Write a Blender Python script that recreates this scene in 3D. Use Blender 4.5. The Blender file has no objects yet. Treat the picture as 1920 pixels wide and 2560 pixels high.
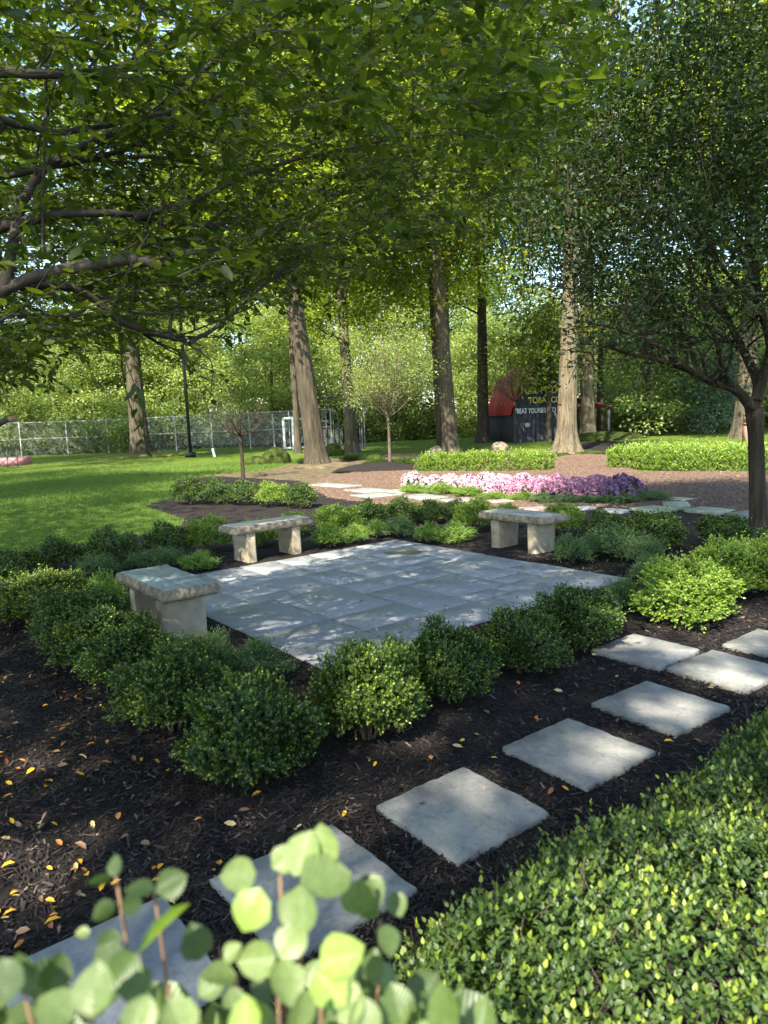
import bpy, math, random
import numpy as np
from mathutils import Vector, Matrix

R = np.random.default_rng(7)
random.seed(7)
sc = bpy.context.scene
COL = sc.collection
rad = math.radians

# ---------------------------------------------------------------- camera
FPX, PITCH, ROLL, CH = 1768.0, 0.1278, -0.0407, 1.6
cam_d = bpy.data.cameras.new('camera')
cam = bpy.data.objects.new('camera', cam_d)
COL.objects.link(cam)
cam_d.sensor_fit = 'VERTICAL'
cam_d.sensor_height = 36.0
cam_d.lens = FPX / 2560 * 36
cam_d.clip_start = 0.05
cam_d.clip_end = 900
cam_d.dof.use_dof = True
cam_d.dof.focus_distance = 6.5
cam_d.dof.aperture_fstop = 4.8
cam.matrix_world = Matrix.Translation((0, 0, CH)) @ Matrix.Rotation(math.pi/2 - PITCH, 4, 'X') @ Matrix.Rotation(ROLL, 4, 'Z')
sc.camera = cam

# ---------------------------------------------------------------- sky, sun, exposure
SUN_H = np.array([0.39, 0.92]); SUN_H = SUN_H / np.linalg.norm(SUN_H)   # the way the light travels on the ground
ELEV = 46.0
LDIR = np.array([SUN_H[0]*math.cos(rad(ELEV)), SUN_H[1]*math.cos(rad(ELEV)), -math.sin(rad(ELEV))])
world = bpy.data.worlds.new('World'); sc.world = world; world.use_nodes = True
nt = world.node_tree; nt.nodes.clear()
sky = nt.nodes.new('ShaderNodeTexSky'); sky.sky_type = 'NISHITA'; sky.sun_disc = False
sky.sun_elevation = rad(ELEV)
sky.sun_rotation = math.atan2(-SUN_H[0], -SUN_H[1])
sky.air_density = 1.0; sky.dust_density = 0.6
bg = nt.nodes.new('ShaderNodeBackground'); bg.inputs['Strength'].default_value = 0.15
wo = nt.nodes.new('ShaderNodeOutputWorld')
nt.links.new(sky.outputs[0], bg.inputs[0]); nt.links.new(bg.outputs[0], wo.inputs[0])
sl = bpy.data.lights.new('sun', 'SUN'); sl.energy = 5.0; sl.angle = rad(0.53); sl.color = (1, .93, .78)
so = bpy.data.objects.new('sun', sl); COL.objects.link(so)
so.rotation_euler = Vector(LDIR).to_track_quat('-Z', 'Y').to_euler()
so.location = (-20, -40, 50)
sc.view_settings.view_transform = 'Standard'; sc.view_settings.look = 'None'
sc.view_settings.gamma = 1; sc.view_settings.use_curve_mapping = False
sc.view_settings.exposure = 1.9
sc.cycles.max_bounces = 8; sc.cycles.diffuse_bounces = 4; sc.cycles.transmission_bounces = 5
sc.cycles.glossy_bounces = 2; sc.cycles.sample_clamp_indirect = 6
sc.cycles.use_denoising = True

# ---------------------------------------------------------------- helpers
def ray(px, py):
    x = px - 960; y = py - 1280
    c, s = math.cos(-ROLL), math.sin(-ROLL)
    X = x*c - y*s; Y = -(x*s + y*c)
    c, s = math.cos(PITCH), math.sin(PITCH)
    return np.array([X, FPX*c + Y*s, -FPX*s + Y*c])
def G(px, py, z=0.0):
    d = ray(px, py); t = (z - CH)/d[2]
    return np.array([d[0]*t, d[1]*t, z])
def AT(px, py, Y):
    d = ray(px, py); return np.array([0, 0, CH]) + d*(Y/d[1])
def AD(px, py, dist):
    d = ray(px, py); return np.array([0, 0, CH]) + d/np.linalg.norm(d)*dist
K = 1920/1659.0
def project(P):
    x, y, z = P[:, 0], P[:, 1], P[:, 2]-CH
    c, s = math.cos(PITCH), math.sin(PITCH)
    d = y*c - z*s; u = z*c + y*s
    a = FPX*x/d; b = -FPX*u/d
    cr, sr = math.cos(ROLL), math.sin(ROLL)
    return a*cr - b*sr + 960, a*sr + b*cr + 1280, d

# openings in the near crowns: where the sun comes through to the ground (x, y, z, radius)
def _o(px, py, z, r): p = G(px, py, z); return (p[0], p[1], z, r)
OPEN = [_o(1870, 2400, .5, .48), _o(1910, 2080, .5, .24), _o(1250, 2330, .5, .07), _o(1500, 2480, .5, .08), _o(1420, 2130, .5, .06), _o(20, 2160, .05, .35), _o(955, 1760, .35, .27), _o(940, 1680, .4, .2), _o(1700, 1780, .06, .26), _o(1840, 1690, .06, .3), _o(1175, 1960, .06, .19), _o(1510, 1880, .06, .22),
        _o(1750, 1500, .35, .55), _o(1590, 1540, .3, .3), _o(120, 1440, .4, .42), _o(600, 1340, .45, .5), _o(700, 1320, .45, .5), _o(640, 1425, .05, .3), _o(790, 1390, .05, .3), _o(900, 1365, .05, .25), _o(560, 1450, .05, .2),
        _o(1110, 1482, .05, .1), _o(1230, 1490, .05, .06), _o(1310, 1340, .3, .28), _o(820, 1330, .3, .3), _o(1110, 1330, .3, .3), (-.1, .62, 1.15, .36), (.25, .7, 1.1, .25), _o(440, 1440, .46, .12), _o(100, 1900, .05, .2), _o(900, 2000, .05, .15), _o(330, 1540, .2, .15)]+[_o(x, 1225, .3, .6) for x in range(1050, 1620, 70)]+[_o(x, 1170, .3, .9) for x in range(1080, 1400, 80)]+[_o(x, 1235, .3, .4) for x in range(480, 780, 70)]+[_o(1850, 1480, .3, .5), _o(1450, 1390, .2, .2), _o(1140, 1330, .2, .25), _o(880, 1310, .3, .3)]
FAR_OPEN = [_o(1700, 1150, .4, 1.7), _o(1840, 1160, .4, 1.2), _o(1600, 1150, .4, 1.2), _o(1620, 1205, .05, .8), _o(1560, 1190, .05, .9), _o(1500, 1230, .4, .9)]
def _z(px, py, Y, r): p = AT(px, py, Y); return (p[0], p[1], p[2], r)
SUN_FAR = [_z(1240, 1000, 41.5, 1.8), _z(1340, 1020, 42, 2.0), _z(1340, 1080, 42, 1.5), _z(335, 960, 44.5, 1.8), _z(340, 1080, 44.5, 1.6), _z(1465, 900, 44, 1.4), _z(1465, 1000, 44, 1.4), _z(1415, 900, 27.5, 1.4), _z(1415, 760, 27.5, 1.0), _z(1600, 1100, 42, 3),
           _z(550, 980, 58, 4), _z(680, 900, 58, 4), _z(950, 960, 60, 4), _z(1040, 860, 60, 3.5), _z(1150, 960, 60, 3.5), _z(1600, 950, 58, 4), _z(1700, 1000, 52, 4), _z(1560, 1020, 52, 3), _z(150, 930, 58, 5), _z(400, 960, 58, 4), _z(850, 700, 60, 3)]
def carve(P, soft=.35, p=.93, zones=None):
    keep = np.ones(len(P), bool)
    for (x, y, z, r) in (zones or OPEN):
        t = (P[:, 2]-z)/-LDIR[2]; q = P[:, :2]+LDIR[None, :2]*t[:, None]
        d = np.hypot(q[:, 0]-x, q[:, 1]-y)
        keep &= ~((d < r*(1+soft*(R.random(len(P))-.5))) & (P[:, 2] > z+.3) & (R.random(len(P)) < p))
    return keep

def tag(o, label=None, cat=None, group=None, kind=None):
    if label: o['label'] = label
    if cat: o['category'] = cat
    if group: o['group'] = group
    if kind: o['kind'] = kind
    return o
def empty(name, loc, rz=0.0):
    o = bpy.data.objects.new(name, None); COL.objects.link(o)
    o.location = loc; o.rotation_euler = (0, 0, rz); o.empty_display_size = .1
    return o
def link(name, me, parent=None, loc=None, rz=None, scale=None, rot=None):
    o = bpy.data.objects.new(name, me); COL.objects.link(o)
    if parent is not None: o.parent = parent
    if loc is not None: o.location = loc
    if rz is not None: o.rotation_euler = (0, 0, rz)
    if rot is not None: o.rotation_euler = rot
    if scale is not None: o.scale = (scale,)*3 if np.isscalar(scale) else scale
    return o
def mesh_np(name, V, F, mat, attr=None, smooth=False, mats=None, midx=None):
    """V (n,3); F: (m,k) array or list of such arrays"""
    Fs = F if isinstance(F, list) else [F]
    Fs = [np.asarray(f, np.int32) for f in Fs if len(f)]
    me = bpy.data.meshes.new(name)
    V = np.asarray(V, np.float32)
    me.vertices.add(len(V)); me.vertices.foreach_set('co', V.ravel())
    nl = sum(f.size for f in Fs); npoly = sum(len(f) for f in Fs)
    me.loops.add(nl); me.loops.foreach_set('vertex_index', np.concatenate([f.ravel() for f in Fs]))
    me.polygons.add(npoly)
    tot = np.concatenate([np.full(len(f), f.shape[1], np.int32) for f in Fs])
    st = np.concatenate([[0], np.cumsum(tot)[:-1]]).astype(np.int32)
    me.polygons.foreach_set('loop_start', st); me.polygons.foreach_set('loop_total', tot)
    if smooth: me.polygons.foreach_set('use_smooth', np.ones(npoly, bool))
    if attr is not None:
        a = me.attributes.new('rnd', 'FLOAT', 'POINT'); a.data.foreach_set('value', np.asarray(attr, np.float32))
    for m in (mats or [mat]): me.materials.append(m)
    if midx is not None: me.polygons.foreach_set('material_index', np.asarray(midx, np.int32))
    me.update(); me.validate()
    return me
def nrm(a):
    return a/np.maximum(np.linalg.norm(a, axis=-1, keepdims=True), 1e-9)
def rv(n): return nrm(R.normal(size=(n, 3)))
# leaf templates (length along x, width along y, z = normal)
T_DIA = (np.array([(0, 0, 0), (.45, .5, .12), (1, 0, 0), (.45, -.5, .12)]), [(0, 2, 1), (0, 3, 2)])
T_LEAF = (np.array([(0, 0, 0), (.28, .42, .1), (.68, .40, .1), (1, 0, -.05), (.68, -.40, .1), (.28, -.42, .1), (.5, 0, 0)]),
          [(0, 6, 1), (1, 6, 2), (2, 6, 3), (3, 6, 4), (4, 6, 5), (5, 6, 0)])
T_LANCE = (np.array([(0, 0, 0), (.3, .5, .1), (.65, .36, .02), (1, 0, -.12), (.65, -.36, .02), (.3, -.5, .1)]),
           [(0, 3, 2, 1), (0, 5, 4, 3)])
def leaves(P, D, N, L, W, T, vr=None):
    """instances of template T; returns verts, faces, attr"""
    n = len(P)
    D = nrm(D); S = nrm(np.cross(N, D)); N2 = np.cross(D, S)
    tv, tf = T; k = len(tv)
    L = np.broadcast_to(np.asarray(L, float), (n,)); W = np.broadcast_to(np.asarray(W, float), (n,))
    V = (P[:, None] + (tv[None, :, 0:1]*L[:, None, None])*D[:, None]
         + (tv[None, :, 1:2]*W[:, None, None])*S[:, None] + (tv[None, :, 2:3]*W[:, None, None])*N2[:, None])
    F = (np.array(tf)[None] + (np.arange(n)*k)[:, None, None]).reshape(-1, len(tf[0]))
    if vr is None: vr = R.random(n)
    return V.reshape(-1, 3), F, np.repeat(vr, k)
def merge(parts):
    Vs, Fs, As = [], {}, []
    off = 0
    for V, F, A in parts:
        for f in (F if isinstance(F, list) else [F]):
            Fs.setdefault(f.shape[1], []).append(f + off)
        Vs.append(V); As.append(A); off += len(V)
    return np.concatenate(Vs), [np.concatenate(v) for v in Fs.values()], np.concatenate(As)
def smooth_path(pts, rr, n=5):
    pts = np.asarray(pts, float); rr = np.asarray(rr, float)
    if len(pts) < 3: n = max(n, 2)
    P = np.vstack([2*pts[0]-pts[1], pts, 2*pts[-1]-pts[-2]])
    out, ro = [], []
    for i in range(1, len(P)-2):
        for t in np.linspace(0, 1, n, endpoint=False):
            a, b, c, d = P[i-1], P[i], P[i+1], P[i+2]
            out.append(.5*((2*b)+(-a+c)*t+(2*a-5*b+4*c-d)*t*t+(-a+3*b-3*c+d)*t**3))
            ro.append(rr[i-1]*(1-t)+rr[i]*t)
    out.append(pts[-1]); ro.append(rr[-1])
    return np.array(out), np.array(ro)
def tube(pts, rr, seg=7, n=4, flare=0, lobes=5, rough=0.0, seed=0, smooth=True):
    if smooth: P, rr = smooth_path(pts, rr, n)
    else: P, rr = np.asarray(pts, float), np.asarray(rr, float)
    m = len(P)
    T = nrm(np.gradient(P, axis=0))
    ref = np.array([1.0, 0.03, 0.02]) if abs(T[0][0]) < .8 else np.array([0, 1.0, 0.02])
    A = nrm(np.cross(T, ref)); B = np.cross(T, A)
    th = np.linspace(0, 2*np.pi, seg, endpoint=False)
    rg = np.random.default_rng(seed)
    rad_ = np.repeat(rr[:, None], seg, 1)
    if flare:
        z = P[:, 2]-P[0, 2]
        ph = rg.random()*6
        lob = .55+.45*np.cos(lobes*th+ph)+.25*np.cos((lobes-2)*th+ph*2)
        e = np.exp(-z/(rr[0]*1.1))[:, None]
        rad_ = rad_*(1+flare*e*(.35+.65*np.clip(lob, 0, 2)[None]))
    if rough:
        zz = np.arange(m)[:, None]*.35
        tt = th[None]
        nz = (np.sin(tt*11+np.sin(zz*.7)*1.4+rg.random()*6)*.5+np.sin(tt*19+zz*.5+np.sin(zz*1.3+tt*3)*1.2)*.4+np.sin(zz*1.1+tt*5)*.35+rg.normal(size=(m, seg))*.25)
        rad_ = rad_*(1+rough*nz)
    V = P[:, None]+rad_[..., None]*(np.cos(th)[None, :, None]*A[:, None]+np.sin(th)[None, :, None]*B[:, None])
    i = np.arange(m-1)[:, None]*seg; j = np.arange(seg)[None]; j2 = (j+1) % seg
    F = np.stack([i+j, i+j2, i+seg+j2, i+seg+j], -1).reshape(-1, 4)
    V = V.reshape(-1, 3)
    # end cap
    V = np.vstack([V, P[-1]+T[-1]*rr[-1]*.3]); c = len(V)-1
    b = (m-1)*seg
    F3 = np.array([(b+q, b+(q+1) % seg, c) for q in range(seg)])
    return V, [F, F3], np.full(len(V), R.random())
def boxmesh(name, mat, boxes, bevel=0.0):
    """boxes: (cx,cy,cz,sx,sy,sz[,rotz]) joined"""
    V, F = [], []
    for b in boxes:
        cx, cy, cz, sx, sy, sz = b[:6]; a = b[6] if len(b) > 6 else 0
        q = np.array([(x, y, z) for z in (-.5, .5) for x, y in ((-.5, -.5), (.5, -.5), (.5, .5), (-.5, .5))])*(sx, sy, sz)
        c, s = math.cos(a), math.sin(a)
        q = np.stack([q[:, 0]*c-q[:, 1]*s+cx, q[:, 0]*s+q[:, 1]*c+cy, q[:, 2]+cz], 1)
        o = len(V)*8; V.append(q)
        F += [(o+0, o+3, o+2, o+1), (o+4, o+5, o+6, o+7), (o, o+1, o+5, o+4), (o+1, o+2, o+6, o+5), (o+2, o+3, o+7, o+6), (o+3, o, o+4, o+7)]
    return mesh_np(name, np.concatenate(V), np.array(F), mat)
def bar(p, q, w, mat=None):
    """square bar between two points as tube data"""
    return tube([p, q], [w, w], seg=6, n=1, smooth=False)
def inpoly(x, y, poly):
    poly = np.asarray(poly); r = np.zeros(x.shape, bool); n = len(poly)
    j = n-1
    for i in range(n):
        xi, yi, xj, yj = *poly[i][:2], *poly[j][:2]
        if yi != yj:
            r ^= ((yi > y) != (yj > y)) & (x < (xj-xi)*(y-yi)/(yj-yi)+xi)
        j = i
    return r

# ---------------------------------------------------------------- materials
def newmat(name):
    m = bpy.data.materials.new(name); m.use_nodes = True
    n = m.node_tree.nodes; l = m.node_tree.links
    return m, n, l, n['Principled BSDF']
def ramp(n, stops):
    r = n.new('ShaderNodeValToRGB'); e = r.color_ramp.elements
    while len(e) > 1: e.remove(e[-1])
    e[0].position = stops[0][0]; e[0].color = (*stops[0][1], 1)
    for p, c in stops[1:]:
        x = e.new(p); x.color = (*c, 1)
    return r
def leafmat(name, stops, rough=.45, trans=.35, tcol=1.5, spec=.5):
    m, n, l, b = newmat(name)
    at = n.new('ShaderNodeAttribute'); at.attribute_name = 'rnd'
    r = ramp(n, stops); l.new(at.outputs['Fac'], r.inputs[0])
    l.new(r.outputs[0], b.inputs['Base Color']); b.inputs['Roughness'].default_value = rough
    b.inputs['Specular IOR Level'].default_value = spec
    tr = n.new('ShaderNodeBsdfTranslucent')
    mx = n.new('ShaderNodeMix'); mx.data_type = 'RGBA'; mx.blend_type = 'MULTIPLY'; mx.inputs[0].default_value = 1
    l.new(r.outputs[0], mx.inputs[6]); mx.inputs[7].default_value = (1.5*tcol, 1.45*tcol, .55*tcol, 1)
    l.new(mx.outputs[2], tr.inputs['Color'])
    ms = n.new('ShaderNodeMixShader'); ms.inputs[0].default_value = trans
    l.new(b.outputs[0], ms.inputs[1]); l.new(tr.outputs[0], ms.inputs[2])
    l.new(ms.outputs[0], n['Material Output'].inputs['Surface'])
    return m
def tex_noise(n, l, scale, detail=6, rough=.6, coord='Object', vec=None, stretch=None):
    t = n.new('ShaderNodeTexNoise'); t.inputs['Scale'].default_value = scale
    t.inputs['Detail'].default_value = detail; t.inputs['Roughness'].default_value = rough
    tc = n.new('ShaderNodeTexCoord'); src = tc.outputs[coord]
    if stretch:
        mp = n.new('ShaderNodeMapping'); mp.inputs['Scale'].default_value = stretch
        l.new(src, mp.inputs[0]); src = mp.outputs[0]
    l.new(src, t.inputs['Vector'])
    return t
def noisemat(name, stops, scale=8, rough=.85, bump=.3, bscale=40, dist=.01, stretch=None, detail=8, spec=.3, coord='Object'):
    m, n, l, b = newmat(name)
    t = tex_noise(n, l, scale, detail, .62, coord, stretch=stretch)
    r = ramp(n, stops); l.new(t.outputs[0], r.inputs[0]); l.new(r.outputs[0], b.inputs['Base Color'])
    b.inputs['Roughness'].default_value = rough; b.inputs['Specular IOR Level'].default_value = spec
    if bump:
        t2 = tex_noise(n, l, bscale, 8, .65, coord, stretch=stretch)
        bp = n.new('ShaderNodeBump'); bp.inputs['Strength'].default_value = bump; bp.inputs['Distance'].default_value = dist
        l.new(t2.outputs[0], bp.inputs['Height']); l.new(bp.outputs[0], b.inputs['Normal'])
    return m
def barkmat(name, dark, light, scale=7):
    m, n, l, b = newmat(name)
    t = tex_noise(n, l, scale, 9, .72, stretch=(2.2, 2.2, .2))
    t3 = tex_noise(n, l, 1.3, 5, .6)
    r = ramp(n, [(.32, dark), (.52, tuple((a+c)/2 for a, c in zip(dark, light))), (.68, light)])
    l.new(t.outputs[0], r.inputs[0])
    mx = n.new('ShaderNodeMix'); mx.data_type = 'RGBA'; mx.blend_type = 'MULTIPLY'; mx.inputs[0].default_value = .55
    r3 = ramp(n, [(.35, (.55, .58, .5)), (.65, (1.15, 1.1, 1.0))]); l.new(t3.outputs[0], r3.inputs[0])
    l.new(r.outputs[0], mx.inputs[6]); l.new(r3.outputs[0], mx.inputs[7]); l.new(mx.outputs[2], b.inputs['Base Color'])
    b.inputs['Roughness'].default_value = .95; b.inputs['Specular IOR Level'].default_value = .15
    bp = n.new('ShaderNodeBump'); bp.inputs['Strength'].default_value = 1; bp.inputs['Distance'].default_value = .09
    l.new(t.outputs[0], bp.inputs['Height']); l.new(bp.outputs[0], b.inputs['Normal'])
    return m
def plain(name, col, rough=.5, metal=0.0, spec=.5, var=.12, scale=12):
    d = tuple(c*(1-var) for c in col); u = tuple(min(1, c*(1+var)) for c in col)
    m = noisemat(name, [(.3, d), (.7, u)], scale, rough, 0, spec=spec)
    m.node_tree.nodes['Principled BSDF'].inputs['Metallic'].default_value = metal
    return m

M = {}
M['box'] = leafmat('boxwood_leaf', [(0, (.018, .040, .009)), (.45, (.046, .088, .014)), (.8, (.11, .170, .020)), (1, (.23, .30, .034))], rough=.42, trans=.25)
M['boxsunlit'] = leafmat('boxwood_leaf_sunlit', [(0, (.055, .105, .018)), (.5, (.14, .22, .028)), (1, (.32, .40, .055))], rough=.4, trans=.3)  # brighter copy of the boxwood leaf, sunlight put into its colour
M['boxhalflit'] = leafmat('boxwood_leaf_half_lit', [(0, (.022, .045, .009)), (.5, (.065, .11, .015)), (1, (.24, .31, .035))], rough=.42, trans=.28)  # lime copy for partly sunlit shrubs, the light is in the leaf colour
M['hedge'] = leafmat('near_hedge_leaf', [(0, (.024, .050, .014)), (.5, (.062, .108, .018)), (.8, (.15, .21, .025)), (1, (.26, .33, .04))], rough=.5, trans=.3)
M['herb'] = leafmat('herb_leaf', [(0, (.048, .095, .032)), (.6, (.095, .160, .055)), (1, (.18, .25, .075))], rough=.6, trans=.3)
M['herblime'] = leafmat('herb_leaf_lime', [(0, (.08, .15, .03)), (.6, (.17, .26, .04)), (1, (.26, .34, .06))], rough=.6, trans=.3)
M['canopy'] = leafmat('canopy_leaf', [(0, (.022, .040, .006)), (.6, (.055, .085, .010)), (.93, (.11, .145, .016)), (1, (.20, .15, .02))], rough=.42, trans=.5)
M['right'] = leafmat('right_tree_leaf', [(0, (.016, .036, .016)), (.6, (.036, .066, .026)), (1, (.09, .13, .045))], rough=.5, trans=.22, spec=.3)
M['maple'] = leafmat('maple_leaf', [(0, (.045, .075, .009)), (.6, (.135, .180, .017)), (1, (.30, .33, .035))], rough=.5, trans=.48)
M['forest'] = leafmat('forest_leaf', [(0, (.07, .120, .030)), (.5, (.165, .225, .060)), (1, (.34, .375, .14))], rough=.6, trans=.35)
M['forestdark'] = leafmat('forest_leaf_dark', [(0, (.055, .10, .025)), (.6, (.12, .18, .045)), (1, (.24, .28, .08))], rough=.6, trans=.35)
M['spruce'] = leafmat('spruce_needles', [(0, (.06, .10, .06)), (.5, (.13, .20, .12)), (1, (.26, .33, .21))], rough=.6, trans=.1)
M['viburnum'] = leafmat('viburnum_leaf', [(0, (.045, .075, .025)), (.4, (.085, .135, .035)), (.7, (.145, .195, .075)), (1, (.20, .30, .06))], rough=.4, trans=.35)
def add_veins(m):
    n = m.node_tree.nodes; l = m.node_tree.links
    tc = n.new('ShaderNodeTexCoord'); sx = n.new('ShaderNodeSeparateXYZ'); l.new(tc.outputs['Object'], sx.inputs[0])
    ab = n.new('ShaderNodeMath'); ab.operation = 'ABSOLUTE'; l.new(sx.outputs[1], ab.inputs[0])
    a = n.new('ShaderNodeMath'); a.operation = 'MULTIPLY_ADD'; a.inputs[1].default_value = -.75; l.new(ab.outputs[0], a.inputs[0]); l.new(sx.outputs[0], a.inputs[2])
    b = n.new('ShaderNodeMath'); b.operation = 'MULTIPLY'; b.inputs[1].default_value = 7.5; l.new(a.outputs[0], b.inputs[0])
    c = n.new('ShaderNodeMath'); c.operation = 'PINGPONG'; c.inputs[1].default_value = .5; l.new(b.outputs[0], c.inputs[0])
    d = n.new('ShaderNodeMath'); d.operation = 'MULTIPLY'; d.inputs[1].default_value = 14; l.new(ab.outputs[0], d.inputs[0])
    e = n.new('ShaderNodeMath'); e.operation = 'MINIMUM'; l.new(c.outputs[0], e.inputs[0]); l.new(d.outputs[0], e.inputs[1])
    r = ramp(n, [(0, (1.16, 1.13, 1.16)), (.05, (1.02, 1.01, 1.02)), (.2, (.97, .98, .96)), (.5, (1.02, 1.02, 1.0))]); l.new(e.outputs[0], r.inputs[0])
    nz = tex_noise(n, l, 5, 5, .6); r2 = ramp(n, [(.28, (1.1, .62, .35)), (.33, (.85, .85, .8)), (.7, (1.2, 1.15, 1.2))]); l.new(nz.outputs[0], r2.inputs[0])
    src = [x for x in n if x.bl_idname == 'ShaderNodeValToRGB'][0]
    m1 = n.new('ShaderNodeMix'); m1.data_type = 'RGBA'; m1.blend_type = 'MULTIPLY'; m1.inputs[0].default_value = 1
    m2 = n.new('ShaderNodeMix'); m2.data_type = 'RGBA'; m2.blend_type = 'MULTIPLY'; m2.inputs[0].default_value = 1
    tg = [k.to_socket for k in src.outputs[0].links]
    l.new(src.outputs[0], m1.inputs[6]); l.new(r.outputs[0], m1.inputs[7]); l.new(m1.outputs[2], m2.inputs[6]); l.new(r2.outputs[0], m2.inputs[7])
    for t_ in tg:
        l.new(m2.outputs[2], t_)
    bp = n.new('ShaderNodeBump'); bp.inputs['Strength'].default_value = .25; bp.inputs['Distance'].default_value = .01
    l.new(e.outputs[0], bp.inputs['Height']); l.new(bp.outputs[0], n['Principled BSDF'].inputs['Normal'])
add_veins(M['viburnum'])
M['grass'] = leafmat('grass_blade', [(0, (.050, .10, .013)), (.6, (.095, .165, .02)), (1, (.19, .24, .04))], rough=.6, trans=.35)
M['bark'] = barkmat('bark_brown', (.034, .029, .022), (.155, .130, .096))
M['barkmid'] = barkmat('bark_grey_brown', (.030, .025, .019), (.13, .108, .08))
M['barkdark'] = barkmat('bark_dark', (.022, .018, .014), (.10, .08, .06))
M['barkpale'] = barkmat('bark_pale', (.065, .050, .034), (.235, .195, .135), 6)
M['twig'] = noisemat('twig_bark', [(.3, (.04, .03, .02)), (.7, (.15, .115, .075))], 9, .8, .5, 30, .01)
M['cherry'] = noisemat('near_limb_bark', [(.3, (.018, .014, .011)), (.55, (.045, .035, .028)), (.75, (.10, .08, .065))], 14, .7, .6, 25, .01, stretch=(1, 1, 1))
M['cut'] = noisemat('cut_wood', [(.3, (.12, .07, .04)), (.7, (.30, .18, .10))], 30, .8, .3)
M['mulch'] = noisemat('black_mulch', [(.3, (.008, .006, .006)), (.55, (.022, .017, .015)), (.75, (.055, .042, .036))], 38, .95, 1, 60, .03, spec=.2)
M['chip'] = leafmat('mulch_chip', [(0, (.006, .005, .005)), (.6, (.020, .015, .013)), (.92, (.050, .037, .031)), (1, (.15, .11, .08))], rough=.8, trans=0, spec=.3)
M['redmulch'] = noisemat('red_brown_mulch', [(.3, (.065, .040, .028)), (.5, (.145, .092, .066)), (.72, (.26, .185, .14))], 26, .95, 1, 45, .03, spec=.1)
M['redchip'] = leafmat('red_mulch_chip', [(0, (.06, .038, .027)), (.6, (.15, .098, .070)), (1, (.34, .26, .19))], rough=.85, trans=0, spec=.2)
M['soil'] = noisemat('bare_soil', [(.3, (.05, .04, .022)), (.5, (.10, .078, .048)), (.66, (.15, .115, .075)), (.8, (.09, .12, .03))], 3.5, .95, .6, 30, .02, spec=.1)
M['moss'] = noisemat('mossy_rock', [(.3, (.010, .014, .006)), (.5, (.028, .042, .009)), (.65, (.07, .075, .015)), (.8, (.08, .07, .05))], 4, .95, 1, 30, .03, spec=.1)
M['rock'] = noisemat('pale_rock', [(.3, (.08, .065, .05)), (.7, (.32, .25, .18))], 7, .9, 1, 25, .03, spec=.2)
M['sandstone'] = noisemat('bench_sandstone', [(.25, (.19, .155, .105)), (.5, (.33, .275, .19)), (.75, (.43, .37, .265))], 6, .85, .6, 55, .006, spec=.2)
M['benchtop'] = noisemat('bench_top_sandstone', [(.3, (.19, .19, .165)), (.5, (.31, .305, .26)), (.7, (.40, .385, .325))], 3.2, .8, .25, 50, .004, stretch=(1, 4.5, 1), spec=.3)
M['creamtop'] = noisemat('bench_top_cream', [(.3, (.27, .245, .19)), (.5, (.39, .35, .27)), (.7, (.47, .43, .335))], 3.2, .8, .25, 50, .004, stretch=(1, 4, 1), spec=.3)
M['greytop'] = noisemat('bench_top_greenish_stone', [(.3, (.17, .205, .19)), (.5, (.23, .27, .25)), (.7, (.30, .335, .305))], 3, .7, .2, 50, .003, stretch=(1, 5, 1), spec=.3)
M['roughedge'] = noisemat('rock_faced_edge', [(.3, (.10, .085, .06)), (.5, (.23, .195, .14)), (.75, (.38, .325, .235))], 22, .95, 1, 40, .025, spec=.2)
def bluestone():
    m, n, l, b = newmat('bluestone')
    oi = n.new('ShaderNodeObjectInfo')
    t = tex_noise(n, l, 3.2, 10, .65); t2 = tex_noise(n, l, 22, 8, .7)
    r = ramp(n, [(.28, (.185, .19, .19)), (.48, (.235, .24, .24)), (.62, (.265, .268, .262)), (.78, (.31, .305, .29))])
    l.new(t.outputs[0], r.inputs[0])
    ro = ramp(n, [(0, (.88, .90, .94)), (.5, (.97, .98, 1)), (1, (1.06, 1.05, 1.02))]); l.new(oi.outputs['Random'], ro.inputs[0])
    mx = n.new('ShaderNodeMix'); mx.data_type = 'RGBA'; mx.blend_type = 'MULTIPLY'; mx.inputs[0].default_value = 1
    l.new(r.outputs[0], mx.inputs[6]); l.new(ro.outputs[0], mx.inputs[7])
    r2 = ramp(n, [(.38, (.72, .72, .72)), (.5, (1, 1, 1)), (.68, (1.12, 1.12, 1.12))]); l.new(t2.outputs[0], r2.inputs[0])
    m2 = n.new('ShaderNodeMix'); m2.data_type = 'RGBA'; m2.blend_type = 'MULTIPLY'; m2.inputs[0].default_value = .7
    l.new(mx.outputs[2], m2.inputs[6]); l.new(r2.outputs[0], m2.inputs[7]); l.new(m2.outputs[2], b.inputs['Base Color'])
    b.inputs['Roughness'].default_value = .55; b.inputs['Specular IOR Level'].default_value = .35
    bp = n.new('ShaderNodeBump'); bp.inputs['Strength'].default_value = .35; bp.inputs['Distance'].default_value = .008
    l.new(t2.outputs[0], bp.inputs['Height']); l.new(bp.outputs[0], b.inputs['Normal'])
    return m
M['bluestone'] = bluestone()
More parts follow.
